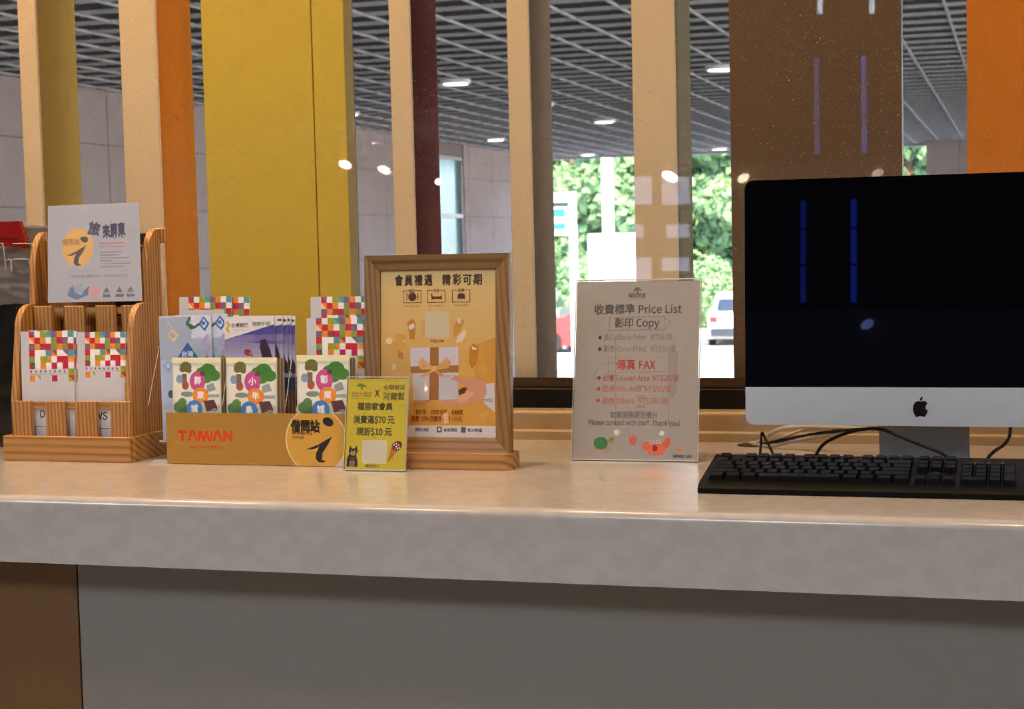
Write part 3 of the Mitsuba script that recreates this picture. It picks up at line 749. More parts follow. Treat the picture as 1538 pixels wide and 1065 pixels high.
# ------------------------------------------------------------------ acrylic tiered leaflet box with orange front
bh = thing('leaflet_holder', 'clear acrylic tiered leaflet holder with an orange printed front card', 'leaflet holder')
BX0, BX1, BW = -1.402, -1.067, 0.335
pg = part(bh, 'front_card', bx(BX0, BX1, 2.548, 2.5495, CT + .001, 1.139), 'orange_card')
O = np.array([BX0, 2.548, CT + .001]); hh = .088
P = Print()
disc = affinity.scale(Point(.279, .043).buffer(.0535, quad_segs=16), 1, 1).intersection(sbox(.2, 0, BW, hh))
ring = Point(.279, .043).buffer(.0560, quad_segs=16).intersection(sbox(.2, 0, BW, hh)).difference(disc)
P.add(ring, (228, 196, 150)).add(disc, (210, 160, 70))
P.add(sbox(.29, 0, BW, .04).difference(Point(.279, .043).buffer(.0560, quad_segs=16)), (206, 196, 206)); P.up()
i_mark(P, .292, .009, .062, (34, 32, 38), dot=False); P.oval(.3015, .0745, .0100, .0072, (34, 32, 42), -24)
P.text('借問站', .2335, .059, .0155, (48, 34, 28), width=.053, bold=3); P.text('INFORMATION', .236, .0525, .0040, (66, 40, 26), width=.036, bold=2); P.text('STATION', .236, .0455, .0040, (66, 40, 26), width=.021, bold=2)
rd = (214, 66, 32)
hgt, xx = .0175, .022
def strokes(*ls):
    for l in ls:
        P.line([(xx + a * hgt, .0395 + b * hgt) for a, b in l], .0048, rd)
strokes([(0, .9), (1.0, .9)], [(.5, 1.0), (.5, 0)]); xx += .0205
strokes([(0, 0), (.35, .95), (.55, .95), (.9, 0)]); xx += .0190
strokes([(0.05, 1), (0.05, 0)]); xx += .0055
strokes([(0.02, 1.0), (.02, .5), (.22, .05), (.55, .85), (.9, .05), (1.1, .6), (1.1, 1)]); xx += .0225
strokes([(0, 0), (.35, .95), (.55, .95), (.9, 0)]); xx += .0195
strokes([(0.05, 0), (.05, .95), (.8, .1), (.8, 1)])
P.text('WAVES OF WONDER', .044, .0265, .0045, rd, width=.062, bold=1)
P.build(pg, O, X, Z)
# clear body: base, tier floors, dividers with slanting tops
LX0, LX1 = -1.4385, -1.046
for x, nm in ((LX0, 'side_panel'), (-1.2975, 'divider'), (-1.180, 'divider'), (LX1, 'side_panel')):
    pr = np.array([[x, 2.552, CT], [x, 2.588, CT], [x, 2.588, 1.239], [x, 2.588, 1.237], [x, 2.587, 1.236], [x, 2.556, 1.15]]) if nm == 'divider' else np.array([[x, 2.552, CT], [x, 2.665, CT], [x, 2.665, 1.285], [x, 2.64, 1.285], [x, 2.602, 1.25], [x, 2.556, 1.15]])
    part(bh, nm, trimesh.Trimesh(pr, [[0, 1, 2], [0, 2, 3], [0, 3, 4], [0, 4, 5]], process=False), 'acrylic_clear')
    e = [tube([(x, 2.555, 1.15), (x, 2.588, 1.236)] if nm == 'divider' else [(x, 2.555, 1.15), (x, 2.602, 1.25), (x, 2.64, 1.285)], .0006, 6, 2)]
    part(bh, 'panel_edge', cat(*e), 'acrylic_edge')
for y0, y1, z in ((2.551, 2.588, CT + .003), (2.589, 2.63, 1.085), (2.631, 2.664, 1.115)):
    part(bh, 'tier_floor', bx(LX0, LX1, y0, y1, z - .003, z), 'acrylic_edge')
for y, z1 in ((2.5885, 1.16), (2.6305, 1.20), (2.6645, 1.345)):
    part(bh, 'tier_wall', trimesh.Trimesh([[LX0, y, CT], [LX1, y, CT], [LX1, y, z1], [LX0, y, z1]], [[0, 1, 2], [0, 2, 3]], process=False), 'acrylic_clear')


def map_leaflet(O, ax, w, h, label, chars, plain=False):
    U, V = ax
    t = thing('leaflet', label, 'leaflet', 'cartoon map leaflets in the front row of the acrylic holder')
    pg = part(t, 'pages', placed(sheet(w, h, .002), O, U, V), 'map_paper')
    if plain:
        P = Print(); P.rect(w * .5, 0, w, h, (120, 96, 70)); P.build(pg, O, U, V); return
    P = Print()
    W = w
    P.rect(0, h - .10 * W, W, h, (232, 226, 186)); P.rect(.03 * W, h - .86 * W, .97 * W, h - .16 * W, (228, 227, 214)); P.up()
    y = lambda b: h - b * W
    for a, b, r, c in ((.62, .28, .13, (70, 122, 54)), (.74, .24, .16, (64, 126, 50)), (.86, .33, .13, (74, 130, 56)), (.70, .38, .12, (84, 134, 60)), (.28, .17, .12, (104, 112, 60)), (.22, .22, .07, (120, 92, 62)), (.34, .24, .06, (120, 98, 66))):
        P.oval(a * W, y(b), r * W, r * W * .8, c)
    P.oval(.25, 0, 0.0001, 0.0001, (0, 0, 0))
    P.rect(.2 * W, y(.52), .30 * W, y(.30), (126, 100, 96)); P.oval(.15 * W, y(.40), .07 * W, .08 * W, (128, 162, 184)); P.oval(.27 * W, y(.52), .07 * W, .08 * W, (176, 84, 60))
    P.poly([(.70 * W, y(.52)), (.84 * W, y(.46)), (.90 * W, y(.60)), (.72 * W, y(.64))], (150, 156, 160)); P.rect(.68 * W, y(.74), .96 * W, y(.68), (160, 166, 162)); P.oval(.30 * W, y(.68), .13 * W, .05 * W, (128, 146, 140))
    for a, b, r, c in ((.12, .92, .10, (88, 130, 78)), (.20, .84, .09, (98, 136, 76)), (.22, .96, .10, (74, 110, 72)), (.26, 1.02, .06, (80, 84, 84))):
        P.oval(a * W, y(b), r * W, r * W, c)
    P.up()
    P.oval(.52 * W, y(.44), .16 * W, .19 * W, (196, 84, 150)); P.oval(.62 * W, y(.30), .05 * W, .04 * W, (90, 50, 60))
    P.up(); P.oval(.58 * W, y(.70), .165 * W, .15 * W, (230, 142, 58)); P.up(); P.oval(.45 * W, y(.95), .165 * W, .16 * W, (70, 130, 196)); P.poly([(.64 * W, y(.80)), (.86 * W, y(.78)), (.93 * W, y(.95)), (.70 * W, y(1.0))], (96, 62, 62)); P.up()
    for (a, b), c in zip(((.52, .48), (.58, .75), (.45, 1.0)), chars):
        P.text(c, a * W, y(b), .11 * W, (240, 232, 236), anchor='c', bold=2)
    P.oval(.86 * W, y(.97), .06 * W, .03 * W, (150, 150, 156))
    P.build(pg, O, U, V)


for x, w, c, l in ((-1.397, .0925, '屏東城', 'cartoon map leaflet with pink, orange and blue circles, left one of the front row'), (-1.2945, .0945, '小半島', 'cartoon map leaflet with pink, orange and blue circles, middle one of the front row'),
                   (-1.1635, .0965, '彰東城', 'cartoon map leaflet with pink, orange and blue circles, right one of the front row')):
    map_leaflet(np.array([x, 2.560, CT + .004]), leaning(3), w, .178 if x < -1.2 else .182, l, c)
    where = {-1.397: 'left', -1.2945: 'middle', -1.1635: 'right'}[x]
    for k in range(2):
        map_leaflet(np.array([x + .0045 * (k + 1) if x > -1.35 and x < -1.2 else x + .003 * (k + 1), 2.5645 + .004 * k, CT + .004]), leaning(3), w, .176, f'cartoon map leaflet, {("second", "third")[k]} in the {where} pile of the front row', c, True)


def blue_leaflet(O, ax, w, h, label):
    U, V = ax
    t = thing('leaflet', label, 'leaflet', 'pale blue leaflets in the acrylic holder')
    pg = part(t, 'pages', placed(sheet(w, h, .002), O, U, V), 'blue_paper')
    P = Print()
    y = lambda b: h - b * w
    P.rect(0, h - .02 * w, w, h, (216, 214, 226)); P.rect(.0, y(1.5), .25 * w, y(.75), (176, 192, 222)); P.rect(.62 * w, y(.4), w, y(.0), (204, 210, 230)); P.up()
    P.poly([(.26 * w, y(.82)), (.54 * w, y(.46)), (.80 * w, y(.82))], (62, 98, 170)); P.add(Polygon([(.86 * w, y(.02)), (.97 * w, y(.15)), (.88 * w, y(.28)), (.76 * w, y(.16))]).difference(Polygon([(.86 * w, y(.06)), (.93 * w, y(.15)), (.87 * w, y(.23)), (.80 * w, y(.16))])), (58, 96, 176))
    P.rect(.82 * w, y(.17), .89 * w, y(.11), (70, 106, 180))
    P.add(LineString([(.60 * w, y(.04)), (.54 * w, y(.14)), (.62 * w, y(.22)), (.70 * w, y(.20)), (.76 * w, y(.16))]).buffer(.022 * w), (60, 96, 74)); P.add(LineString([(.54 * w, y(.14)), (.64 * w, y(.18))]).buffer(.02 * w), (70, 106, 84))
    P.add(LineString([(.92 * w, y(.36)), (.84 * w, y(.48)), (.95 * w, y(.56)), (.90 * w, y(.66))]).buffer(.03 * w), (172, 156, 206)); P.poly([(.90 * w, y(.68)), (.99 * w, y(.82)), (.78 * w, y(.82))], (136, 144, 96))
    P.add(Polygon([(.26 * w, y(.22)), (.38 * w, y(.33)), (.28 * w, y(.45)), (.15 * w, y(.33))]).difference(Polygon([(.26 * w, y(.27)), (.33 * w, y(.33)), (.27 * w, y(.4)), (.20 * w, y(.33))])), (216, 190, 130))
    P.add(LineString([(.08 * w, y(.10)), (.16 * w, y(.22))]).buffer(.018 * w), (190, 166, 200)); P.add(LineString([(.15 * w, y(.06)), (.24 * w, y(.2))]).buffer(.012 * w), (200, 186, 206))
    P.add(Polygon([(.15 * w, y(.74)), (.24 * w, y(.86)), (.15 * w, y(1.0)), (.06 * w, y(.86))]), (140, 172, 206)); P.up()
    P.text('台灣', .53 * w, y(.70), .075 * w, (190, 206, 236), anchor='c', width=.22 * w, bold=2); P.oval(.15 * w, y(.86), .035 * w, .04 * w, (196, 214, 232))
    P.oval(.18 * w, y(1.35), .05 * w, .07 * w, (72, 96, 80)); P.oval(.20 * w, y(1.75), .05 * w, .07 * w, (72, 96, 80))
    P.build(pg, O, U, V)


blue_leaflet(np.array([-1.4325, 2.592, 1.0855]), leaning(2, 1.2), .101, .2165, 'pale blue leaflet with a blue triangle, frontmost of the left middle pile')
blue_leaflet(np.array([-1.405, 2.5965, 1.0855]), leaning(2, .8), .101, .218, 'pale blue leaflet fanned out behind the blue triangle leaflet')
single('leaflet', placed(sheet(.085, .2265, .0022), (-1.404, 2.6045, 1.0855), *leaning(3)), 'paper', 'plain white topped leaflet standing out behind the pale blue leaflets', 'leaflet')


def photo_leaflet(O, ax, w, h, label, front=True):
    U, V = ax
    t = thing('leaflet', label, 'leaflet', 'purple seaside leaflets in the acrylic holder')
    pg = part(t, 'pages', placed(sheet(w, h, .0016), O, U, V), 'photo_paper')
    P = Print()
    y = lambda b: h - b * w
    for k in range(10):
        a = k / 9
        P.rect(0, y(.34 + .06 * k), w, y(.34 + .06 * (k + 1)), tuple(np.array((118, 112, 164)) * (1 - a) + np.array((196, 190, 214)) * a) if k > 2 else (126 + 6 * k, 118 + 6 * k, 172))
    P.rect(0, y(.98), w, y(.94), (150, 150, 190)); P.rect(0, y(1.35), w, y(.98), (40, 52, 96)); P.rect(0, y(2.2), w, y(1.35), (104, 66, 48)); P.poly([(0, y(.42)), (w, y(.16)), (w, y(.52)), (0, y(.44))], (74, 70, 146)); P.rect(0, y(1.12), w, y(1.04), (170, 176, 210)); P.up()
    P.poly([(0, y(.42)), (w, y(.15)), (w, h), (0, h)], (218, 214, 216)); P.up()
    P.poly([(.66 * w, y(.94)), (.76 * w, y(.82)), (.70 * w, y(.58)), (.72 * w, y(.44)), (.82 * w, y(.42)), (.90 * w, y(.60)), (.95 * w, y(.78)), (w, y(.86)), (w, y(1.0)), (.72 * w, y(1.0))], (56, 38, 50))
    P.oval(.46 * w, y(.66), .075 * w, .06 * w, (150, 50, 62), -20); P.poly([(.38 * w, y(.70)), (.40 * w, y(.62)), (.46 * w, y(.66))], (170, 70, 74)); P.poly([(.5 * w, y(.66)), (.58 * w, y(.76)), (.50 * w, y(.72))], (150, 50, 60)); P.oval(.5 * w, y(.68), .02 * w, .02 * w, (230, 200, 200))
    if front:
        P.add(LineString([(.06 * w, y(.10)), (.10 * w, y(.16)), (.05 * w, y(.22)), (.08 * w, y(.27))]).buffer(.022 * w), (206, 168, 72)); P.text('台灣觀巴', .14 * w, y(.19), .062 * w, (64, 60, 66), width=.34 * w, bold=1); P.text('旅遊手冊', .56 * w, y(.17), .055 * w, (64, 60, 66), width=.36 * w, bold=1)
        P.text('TAIWAN TOUR', .16 * w, y(.26), .03 * w, (196, 140, 120), width=.34 * w)
    else:
        P.rect(.90 * w, y(.10), .98 * w, y(.06), (70, 66, 70))
    P.rect(.4 * w, y(1.8), .95 * w, y(1.5), (150, 116, 92)); P.rect(0, y(2.3), w, y(1.95), (48, 44, 66))
    P.build(pg, O, U, V)


for i in range(5):
    photo_leaflet(np.array([-1.3085 + (0, .012, .019, .024, .029)[i], 2.592 + .003 * i, 1.0878]), leaning(3, (1.0, .4, .2, 0, -.3)[i]), .094, .212 + .001 * (i % 2),
                  'purple seaside leaflet with ' + ('a dark rock and red fish, frontmost of the middle pile', 'a dark rock, second of the fanned middle pile', 'a dark rock, third of the fanned middle pile', 'a dark rock, fourth of the fanned middle pile', 'a dark rock, rearmost of the fanned middle pile')[i], i == 0)
M = 'mosaic brochures in the acrylic holder'
mosaic_brochure(np.array([-1.157, 2.592, 1.0855]), leaning(3, .3), .103, .2105, 'mosaic brochure with white spine, front one at the right of the acrylic holder', M, .17)
mosaic_brochure(np.array([-1.153, 2.598, 1.0855]), leaning(3, 0), .103, .208, 'mosaic brochure half hidden behind the right front one of the acrylic holder', M, .17)
mosaic_brochure(np.array([-1.168, 2.634, 1.1155]), leaning(3), .104, .2155, 'tall mosaic brochure in the back row at the right of the acrylic holder', M, .19)
mosaic_brochure(np.array([-1.420, 2.634, 1.1155]), leaning(3), .102, .2185, 'mosaic brochure at the left of the back row of the acrylic holder', M, .18)
mosaic_brochure(np.array([-1.389, 2.640, 1.1155]), leaning(3), .102, .2170, 'mosaic brochure fanned out behind the left one of the back row', M, .18)

# ------------------------------------------------------------------ small yellow sign in an acrylic stand
def acrylic_stand(key, O, U, V, w, h, foot):
    N = np.cross(U, V)
    part(key, 'front_sheet', placed(trimesh.Trimesh([[-.001, -.001, .0018], [w + .001, -.001, .0018], [w + .001, h + .003, .0018], [-.001, h + .003, .0018]], [[0, 1, 2], [0, 2, 3]], process=False), O, U, V), 'acrylic')
    part(key, 'sheet_edge', placed(cat(bx(-.002, w + .002, h + .002, h + .0035, -.003, .002), bx(-.0022, -.001, -.001, h + .002, -.003, .002), bx(w + .001, w + .0022, -.001, h + .002, -.003, .002), bx(-.002, w + .002, -.002, 0, -.003, .002)), O, U, V), 'acrylic_edge')
    b = np.array(O) - np.array([0, 0, 0])
    part(key, 'foot', bx(b[0], b[0] + w, b[1] + .006, b[1] + foot, CT + .0002, CT + .0022), 'acrylic_edge')


t = thing('table_sign', 'small yellow promotional sign in a clear stand in front of the picture frame', 'sign')
U, V = leaning(11)
w, h = .104, .1485
O = np.array([-1.0565, 2.508, CT + .003])
pg = part(t, 'paper', placed(sheet(w, h, .0012), O, U, V), 'yellow_paper')
P = Print()
g = np.random.default_rng(3)
for _ in range(90):
    a, b = g.uniform(.003, w - .006), g.uniform(.003, h - .004)
    th = g.uniform(0, 3.1)
    P.line([(a, b), (a + .0028 * math.cos(th), b + .0028 * math.sin(th))], .0008, [(176, 150, 20), (206, 120, 40), (120, 130, 40), (190, 160, 20)][g.integers(4)])
P.up()
k1 = (70, 58, 24)
P.poly([(.014, .136), (.020, .1405), (.026, .1395), (.031, .1375), (.033, .134), (.026, .1355), (.0255, .130), (.023, .130), (.0225, .1352)], (92, 120, 34))
P.text('福容大飯店', .006, .119, .0065, (140, 122, 36), width=.036, bold=1); P.rect(.007, .1155, .040, .1163, (160, 140, 40)); P.text('X', .052, .119, .011, (52, 48, 24), anchor='c', bold=1)
P.rect(.063, .133, .066, .136, (130, 40, 40)); P.text('@啵啵球', .064, .131, .0068, (90, 50, 40), width=.036, bold=1); P.text('河爾鬆', .062, .1145, .010, k1, width=.038, bold=1)
P.text('福容家會員', .018, .098, .0095, k1, width=.062, bold=2); P.text('消費滿$70 元', .012, .076, .0100, k1, width=.072, bold=2); P.text('現折$10 元', .018, .0565, .0100, k1, width=.062, bold=2)
P.rect(.0295, .0095, .0725, .0475, (196, 192, 170))
P.text('掃我加入', .036, .0035, .0042, k1, width=.026, bold=1)
# small sitting dog, dark back and tan face, and a cone of ice cream
P.poly([(.003, .004), (.004, .018), (.0075, .024), (.006, .030), (.008, .0385), (.0115, .0335), (.0165, .0335), (.020, .0385), (.0215, .030), (.0195, .022), (.0225, .012), (.0225, .004)], (44, 34, 34))
P.poly([(.074, .011), (.0795, .016), (.094, .034), (.082, .041)], (176, 104, 60)); P.oval(.090, .0385, .0095, .0075, (98, 46, 34), 35); P.up()
P.oval(.0138, .0255, .0048, .0035, (180, 140, 112)); P.rect(.0085, .004, .0175, .014, (132, 104, 92)); P.oval(.0108, .030, .001, .001, (200, 170, 140)); P.oval(.0168, .030, .001, .001, (200, 170, 140)); P.rect(.0095, .0165, .0185, .0185, (140, 44, 44))
for a, b in ((.085, .040), (.089, .0425), (.093, .040), (.089, .0375), (.0945, .0355), (.091, .0345)):
    P.oval(a, b, .0014, .0014, (232, 226, 216))
P.up(); P.oval(.0138, .0262, .0012, .001, (30, 24, 26))
P.build(pg, O, U, V)
acrylic_stand(t, O, U, V, w, h, .026)

# ------------------------------------------------------------------ price list in an acrylic stand
t = thing('price_list_sign', 'white A4 price list in a clear leaning stand beside the keyboard', 'sign')
U, V = leaning(11)
w, h = .2105, .299
O = np.array([-.7155, 2.677, CT + .003])
pg = part(t, 'paper', placed(sheet(w, h, .0012), O, U, V), 'paper_warm')
P = Print()
PX, PYS = .2105 / 799 * 799 / 620, 0
def A(cx, cy):
    """crop coordinates of the sheet (620 wide at mid height) to sheet metres"""
    f = (cy - 85) / 890
    l, r_ = 97 + (62 - 97) * f, 712 + (688 - 712) * f
    return (cx - l) / (r_ - l) * w, h * (1 - f)
gk, gr, rr_ = (72, 62, 58), (132, 120, 114), (156, 52, 46)
# faint printer drawing
def pl(pts, wd=.0012, col=(142, 132, 128)):
    P.line([A(*q) for q in pts], wd, col)
P.add(Polygon([A(*q) for q in ((290, 400), (560, 400), (560, 810), (285, 810))]), (158, 147, 140)); P.add(Polygon([A(*q) for q in ((555, 430), (598, 440), (590, 640), (555, 690))]), (146, 136, 130)); P.up()
pl([(310, 330), (540, 330), (565, 290), (540, 275)], .0014); pl([(175, 560), (215, 500), (290, 495)], .0016); pl([(175, 575), (290, 555)]); pl([(290, 360), (285, 810)], .0020); pl([(285, 740), (560, 735)]); pl([(555, 430), (550, 800)], .0024); pl([(598, 440), (590, 640), (552, 700)], .0016); pl([(290, 545), (560, 540)]); pl([(555, 430), (600, 440)], .0014)
for cy in (605, 655, 705):
    P.add(Polygon([A(*q) for q in ((395, cy), (430, cy), (440, cy + 15), (385, cy + 15))]), (140, 130, 126))
P.up()
x, y = A(400, 128)
P.poly([(x - .008, y - .004), (x - .003, y + .0035), (x + .003, y + .004), (x + .008, y - .002), (x + .003, y - .001), (x + .001, y - .007), (x - .001, y - .007), (x - .002, y - .001)], (98, 96, 70))
def tx(s, cx, cy, cx1, hgt, col, bold=1):
    a = A(cx, cy); b = A(cx1, cy)
    P.text(s, a[0], a[1], hgt, col, width=b[0] - a[0], bold=bold)
tx('福容徠旅', 355, 166, 443, .0062, gk); pl([(355, 175), (443, 175)], .0006, gr)
tx('收費標準 Price List', 183, 246, 620, .0132, gk, 1)
a, b = A(256, 333), A(536, 264); P.frame(a[0], a[1], b[0], b[1], .0008, (122, 110, 104)); tx('影印 Copy', 285, 314, 508, .0128, gk, 1)
def dot(cx, cy, col):
    a = A(cx, cy); P.oval(a[0], a[1], .0030, .0032, col)
dot(210, 368, (50, 44, 44)); tx('黑白 Black Print   NT$5/張', 230, 380, 574, .0088, gr); dot(208, 426, (50, 44, 44)); tx('彩色 Color Print   NT$10/張', 228, 438, 590, .0088, (120, 106, 102))
a, b = A(248, 540), A(525, 468); P.frame(a[0], a[1], b[0], b[1], .0008, (150, 120, 112)); tx('傳真 FAX', 290, 525, 486, .0135, rr_, 1)
dot(203, 571, (120, 40, 40)); tx('台灣 Taiwan Area  NT$20/張', 222, 584, 603, .0088, (150, 82, 76)); dot(200, 626, (170, 50, 44)); tx('亞洲 Asia Area  NT$50/張', 220, 638, 565, .0088, (162, 92, 84)); dot(197, 684, (176, 60, 50)); tx('其他 Others  NT$100/張', 218, 697, 548, .0088, (160, 96, 88))
tx('如需服務請洽櫃台', 258, 768, 495, .0088, (96, 92, 100)); tx('Please contact with staff. Thank you!', 147, 806, 606, .0082, gk)
# turtle, paw, crab, shell
def ov(cx, cy, rx, ry, col, rot=0):
    a = A(cx, cy); k = w / 620; P.oval(a[0], a[1], rx * k, ry * k, col, rot)
ov(215, 922, 42, 9, (170, 130, 80)); ov(262, 880, 15, 15, (130, 132, 72)); ov(370, 884, 18, 20, (196, 96, 90)); ov(357, 868, 5, 8, (190, 90, 86)); ov(371, 864, 5, 8, (190, 90, 86)); ov(386, 870, 5, 8, (190, 90, 86)); ov(602, 918, 14, 12, (196, 128, 72)); ov(438, 908, 20, 22, (206, 98, 66)); ov(540, 893, 18, 28, (200, 92, 64), -25); ov(487, 922, 48, 27, (214, 104, 66)); ov(487, 946, 38, 6, (190, 110, 84)); P.up()
ov(208, 896, 36, 30, (56, 112, 62)); ov(482, 918, 13, 16, (140, 36, 36)); ov(466, 888, 8, 10, (230, 210, 200)); ov(497, 886, 8, 10, (230, 210, 200)); ov(290, 842, 14, 14, (214, 206, 198)); ov(516, 845, 13, 13, (214, 206, 198)); P.up()
ov(466, 888, 3, 5, (50, 36, 36)); ov(497, 886, 3, 5, (50, 36, 36)); ov(266, 878, 3, 4, (40, 50, 30)); ov(215, 892, 8, 10, (74, 132, 76)); ov(192, 898, 7, 8, (74, 132, 76)); tx('福容徠旅小琉球', 570, 962, 664, .0042, gk)
P.build(pg, O, U, V)
acrylic_stand(t, O, U, V, w, h, .10)

# ------------------------------------------------------------------ wooden picture frame with the poster
t = thing('picture_frame', 'brown wooden stand frame holding a golden gift poster, beside the yellow sign', 'picture frame')
U, V = leaning(4.2)
fx0, fw, fh, bw = -1.040, .2525, .3265, .026
O = np.array([fx0, 2.556, 1.0745])
def mitre(side):
    a, b = bw, .004
    W_, H_ = fw, fh
    q = {'b': [(0, 0), (W_, 0), (W_ - a, a), (a, a)], 't': [(0, H_), (a, H_ - a), (W_ - a, H_ - a), (W_, H_)], 'l': [(0, 0), (a, a), (a, H_ - a), (0, H_)], 'r': [(W_, 0), (W_, H_), (W_ - a, H_ - a), (W_ - a, a)]}[side]
    m = extrude(Polygon(q).buffer(-.0002), .020); m.apply_translation((0, 0, -.020))
    vv = m.vertices
    inner = (vv[:, 0] > a * .9) & (vv[:, 0] < W_ - a * .9) & (vv[:, 1] > a * .9) & (vv[:, 1] < H_ - a * .9) & (vv[:, 2] > -.001)
    vv[inner, 2] -= .006
    return m
for s, m in (('b', 'walnut_flat'), ('t', 'walnut_flat'), ('l', 'walnut_upright'), ('r', 'walnut_upright')):
    part(t, 'rail', placed(mitre(s), O, U, V), m)
part(t, 'backing', placed(bx(.01, fw - .01, .01, fh - .01, -.02, -.012), O, U, V), 'card_dark')
pw, ph = fw - 2 * bw, fh - 2 * bw
OP = np.asarray(O) + U * bw + V * bw + np.cross(U, V) * -.0095
pg = part(t, 'poster', placed(sheet(pw, ph, .001), OP, U, V), 'poster_paper')
P = Print()
def B(cx, cy):
    """crop coordinates of the poster to metres: left 148..660, top 130, bottom 908"""
    f = (cy - 130) / 778
    return (cx - (145 + 2 * f)) / ((660 - 12 * f) - (145 + 2 * f)) * pw, ph * (1 - f)
def bp(pts, col):
    P.poly([B(*q) for q in pts], col)
for k in range(16):
    a = k / 15
    c = np.array((216, 190, 132)) * (1 - a) + np.array((208, 150, 60)) * a
    P.rect(0, ph * (1 - (k + 1) / 16 * .93), pw, ph * (1 - k / 16 * .93), tuple(c))
P.rect(0, 0, pw, B(0, 848)[1], (214, 206, 204)); P.up()
bp([(560, 480), (660, 440), (660, 700), (560, 690)], (206, 150, 60)); bp([(145, 480), (250, 450), (290, 560), (290, 800), (145, 800)], (206, 164, 92)); P.up()
dk = (66, 46, 34)
for s, x0, x1 in (('會員禮遇', 205, 382), ('精彩可期', 418, 602)):
    for j, ch in enumerate(s):
        a, b = B(x0 + (x1 - x0) / 4 * (j + .08), 194), B(x0 + (x1 - x0) / 4 * (j + .92), 194)
        P.text(ch, (a[0] + b[0]) / 2, a[1], .0135, dk, anchor='c', width=(b[0] - a[0]), bold=2)
br = (92, 46, 36)
for x0, s, e in ((247, '餐飲', 'Fine Dining'), (355, '客房', 'Guestrooms'), (465, '喜慶', 'Jubilees')):
    a, b = B(x0, 281), B(x0 + 81, 222)
    P.frame(a[0], a[1], b[0], b[1], .0011, br); q = B(x0 + 40, 228); P.rect(q[0] - .006, q[1] - .002, q[0] + .006, q[1] + .004, (214, 187, 128))
    P.up(); P.text(s, q[0], q[1] - .001, .0044, br, anchor='c', width=.011, bold=1); q = B(x0 + 40, 299); P.text(e, q[0], q[1], .0038, (140, 104, 60), anchor='c', width=.026)
q = B(288, 252); P.oval(q[0], q[1], .0072, .0072, br); P.rect(q[0] - .0105, q[1] - .006, q[0] - .009, q[1] + .006, br); P.rect(q[0] + .009, q[1] - .006, q[0] + .0105, q[1] + .006, br)
bp([(372, 238), (376, 238), (380, 252), (412, 252), (420, 244), (420, 268), (412, 264), (380, 264), (374, 268)], br); bp([(490, 244), (498, 238), (514, 238), (522, 246), (522, 264), (490, 264)], br)
# confetti ribbons and scraps
for pts, c in ((((264, 370), (292, 355), (302, 380), (298, 450), (276, 452)), (190, 128, 46)), (((268, 388), (294, 374), (298, 396), (274, 408)), (226, 206, 190)), (((168, 450), (184, 440), (200, 452), (190, 474), (172, 470)), (230, 206, 178)),
               (((240, 452), (256, 458), (254, 478), (240, 470)), (226, 200, 168)), (((480, 470), (488, 440), (520, 404), (526, 430), (506, 462)), (228, 206, 186)), (((470, 390), (500, 350), (520, 366), (496, 420), (470, 450)), (200, 144, 66)),
               (((486, 356), (508, 352), (512, 376), (490, 380)), (222, 200, 170)), (((540, 490), (556, 470), (580, 490), (572, 560), (548, 590), (536, 560)), (192, 128, 40)), (((548, 484), (578, 498), (574, 512), (552, 498)), (236, 216, 196)),
               (((210, 420), (260, 430), (250, 500), (205, 520), (216, 460)), (208, 158, 78)), (((194, 570), (212, 566), (214, 590), (196, 594)), (222, 196, 160)), (((226, 500), (250, 520), (244, 548), (222, 536)), (188, 122, 70)),
               (((520, 540), (545, 545), (536, 600), (516, 590)), (212, 162, 80)), (((570, 590), (600, 560), (620, 590), (600, 620)), (212, 158, 70)), (((325, 370), (345, 360), (345, 420), (330, 450)), (210, 162, 92)), (((455, 380), (470, 340), (474, 400), (458, 470)), (212, 170, 100))):
    bp(pts, c)
q0, q1 = B(343, 466), B(452, 320)
P.up(); P.rect(q0[0], q0[1] + .008, q1[0], q1[1], (206, 190, 158)); P.text('FULLON', (q0[0] + q1[0]) / 2, q0[1], .0045, dk, anchor='c', width=.022, bold=1); P.up()
# gift box
bp([(278, 492), (490, 486), (490, 612), (278, 612)], (206, 198, 208)); bp([(290, 612), (488, 610), (486, 732), (290, 736)], (196, 190, 196)); P.up()
bp([(366, 488), (404, 488), (402, 734), (360, 736)], (160, 106, 50)); bp([(278, 578), (490, 572), (490, 606), (278, 610)], (166, 112, 52)); P.up()
bp([(384, 586), (330, 536), (312, 560), (322, 590), (374, 594)], (216, 172, 112)); bp([(384, 586), (440, 536), (458, 556), (446, 586), (392, 594)], (208, 158, 92)); bp([(378, 590), (322, 622), (334, 632), (382, 600)], (214, 160, 100)); bp([(388, 590), (428, 620), (420, 630), (384, 600)], (200, 146, 80)); bp([(340, 552), (366, 580), (336, 578)], (150, 96, 44)); bp([(432, 552), (404, 580), (436, 578)], (140, 90, 40)); bp([(372, 578), (396, 576), (398, 598), (374, 600)], (232, 190, 130))
